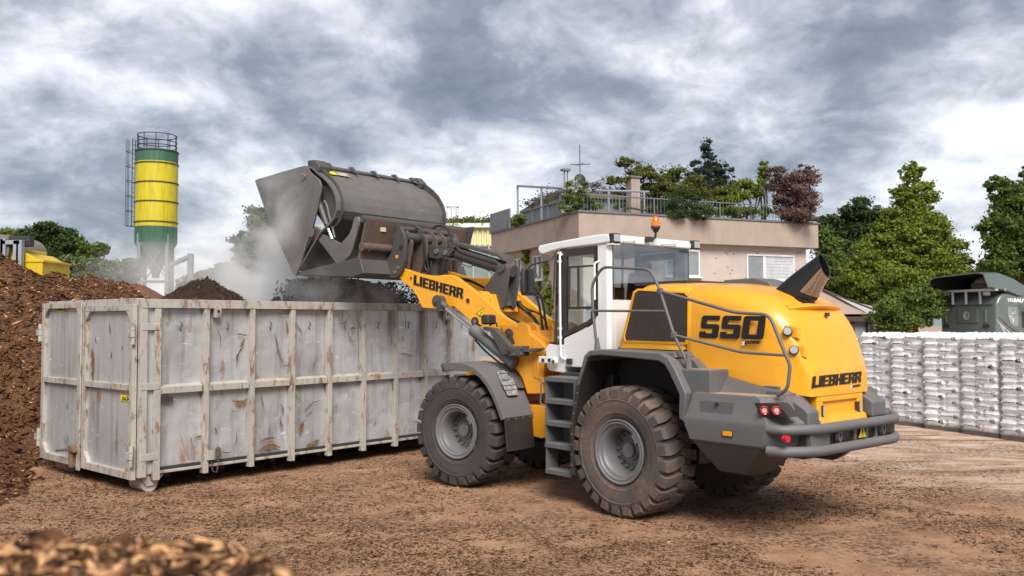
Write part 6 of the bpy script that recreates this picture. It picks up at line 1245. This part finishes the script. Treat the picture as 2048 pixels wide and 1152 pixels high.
# ================================================================ SCREENING MACHINE behind the big pile
d=30; g=lambda x,y,dd=30: bp('F',x,y,'W','y',dd); o=g(120,940); SM=empty('screening_machine',(float(o[0]),30,0),label='yellow and grey screening machine with a rubber belt behind the big mulch pile',cat='screening machine')
def g2(x,y,dy=0): p=g(x,y,30+dy); return (float(p[0])-float(o[0]),dy,float(p[2]))
GS=mat('machine_grey',(.28,.31,.34),.5,.1,.08,2); BELT=mat('belt_rubber_dusty',(.20,.17,.145),.85,0,.1,4); YM=mat('machine_yellow',(.62,.42,.01),.45,0,.1,2,dirt=.3)
a,b=g2(35,785),g2(128,860); q=MB(); zc=(a[2]+b[2])/2-.15; q.lathe([(.0,-1.2),(.55,-1.2),(.58,0),(.55,1.2),(0,1.2)],((a[0]+b[0])/2,0,zc),(0,1,0),30); q.build('belt_drum',BELT,SM)
x0,x1=a[0],b[0]; MB().box(x0-.05,x1+.02,-1.25,1.2,zc-2.5,zc).build('belt_frame',BELT,SM)
for px in(24,143,158,238,256): c=g2(px,790 if px<200 else 800); MB().box(c[0]-.09,c[0]+.09,-1.3,-1.1,0,c[2]+.05).build('post',GS,SM,bevel=.01)
a,b=g2(150,795),g2(262,800); MB().box(a[0],b[0],-1.3,-1.05,a[2]-.12,a[2]+.02).build('top_beam',GS,SM,bevel=.01)
a,b=g2(165,840),g2(240,935); MB().box(a[0],b[0],-1.0,.6,b[2]-2,a[2]).build('engine_box',YM,SM,bevel=.03); MB().rb((a[0]+.35,-.9,a[2]+.25),(.7,.3,.35)).build('control_box',BK,SM,bevel=.02)
a,b,c,e_=g2(262,862),g2(320,898),g2(372,910),g2(372,950); MB().prism([(a[0],a[2]),(b[0],b[2]),(c[0],c[2]),(c[0],c[2]-1.6),(a[0],c[2]-1.6)],'y',-1.0,.8).build('feed_hopper',YM,SM,bevel=.02); MB().box(a[0],c[0]+.05,-1.03,.83,c[2]-.06,c[2]+.0).build('hopper_rim',YM,SM)
# ================================================================ STEAM
def steam(name,px,py,d,rx,ry,rz,dens,label,seed,sc=1.1,thr=.42,col=(1,1,1)):
    p=bp('',px,py,'W','y',d); bm=bmesh.new(); bmesh.ops.create_icosphere(bm,subdivisions=3,radius=1); me=bpy.data.meshes.new(name); bm.to_mesh(me); bm.free()
    m=bpy.data.materials.new(name+'_mat'); m.use_nodes=True; nt=m.node_tree; nt.nodes.clear(); L=nt.links.new
    v=N(nt,'ShaderNodeVolumePrincipled'); v.inputs['Color'].default_value=(*col,1); v.inputs['Anisotropy'].default_value=.15; o=N(nt,'ShaderNodeOutputMaterial'); L(v.outputs[0],o.inputs[1])
    tc=N(nt,'ShaderNodeTexCoord'); ln=N(nt,'ShaderNodeVectorMath',operation='LENGTH'); L(tc.outputs['Object'],ln.inputs[0])
    f=N(nt,'ShaderNodeMapRange'); f.interpolation_type='SMOOTHSTEP'; f.inputs[1].default_value=.98; f.inputs[2].default_value=.15; L(ln.outputs['Value'],f.inputs[0])
    mp=N(nt,'ShaderNodeMapping'); mp.inputs['Scale'].default_value=(rx*sc,ry*sc,rz*sc); mp.inputs['Location'].default_value=(seed,seed*.7,0); L(tc.outputs['Object'],mp.inputs[0])
    n=N(nt,'ShaderNodeTexNoise'); n.inputs['Scale'].default_value=1; n.inputs['Detail'].default_value=4; n.inputs['Roughness'].default_value=.55; n.inputs['Distortion'].default_value=.5; L(mp.outputs[0],n.inputs[0])
    r=N(nt,'ShaderNodeMapRange'); r.inputs[1].default_value=thr; r.inputs[2].default_value=thr+.25; L(n.outputs[0],r.inputs[0])
    a=N(nt,'ShaderNodeMath',operation='MULTIPLY'); L(f.outputs[0],a.inputs[0]); L(r.outputs[0],a.inputs[1]); b=N(nt,'ShaderNodeMath',operation='MULTIPLY'); L(a.outputs[0],b.inputs[0]); b.inputs[1].default_value=dens; L(b.outputs[0],v.inputs['Density'])
    me.materials.append(m); o_=link(name,me); o_.location=tuple(map(float,p)); o_.scale=(rx,ry,rz); tag(o_,label,'steam',kind='stuff')
steam('steam',540,560,17.5,1.4,1.2,1.15,6,'dense white steam rolling over the container rim left of the bucket',3.1,1.3,.40)
steam('steam',570,430,15.6,.9,.8,1.15,3.0,'thin grey steam rising across the left plate of the bucket',7.7,1.5,.40)
steam('steam',330,560,30,3.4,3.0,1.7,.5,'pale drifting steam around the foot of the silo',12.3,.5,.36)
steam('steam',470,530,24,2.6,2.0,1.9,.32,'faint steam veil between the silo and the bucket',17.9,.6,.36)
steam('steam',680,575,15.3,1.8,.9,.75,.9,'low grey steam over the dark heap under the bucket',23.1,1.5,.42)
for ob in bpy.data.objects:
    if ob.type=='MESH' and ob.name.startswith('steam'): ob.data.materials[0].cycles.volume_step_rate=1.5 if hasattr(ob.data.materials[0].cycles,'volume_step_rate') else 1
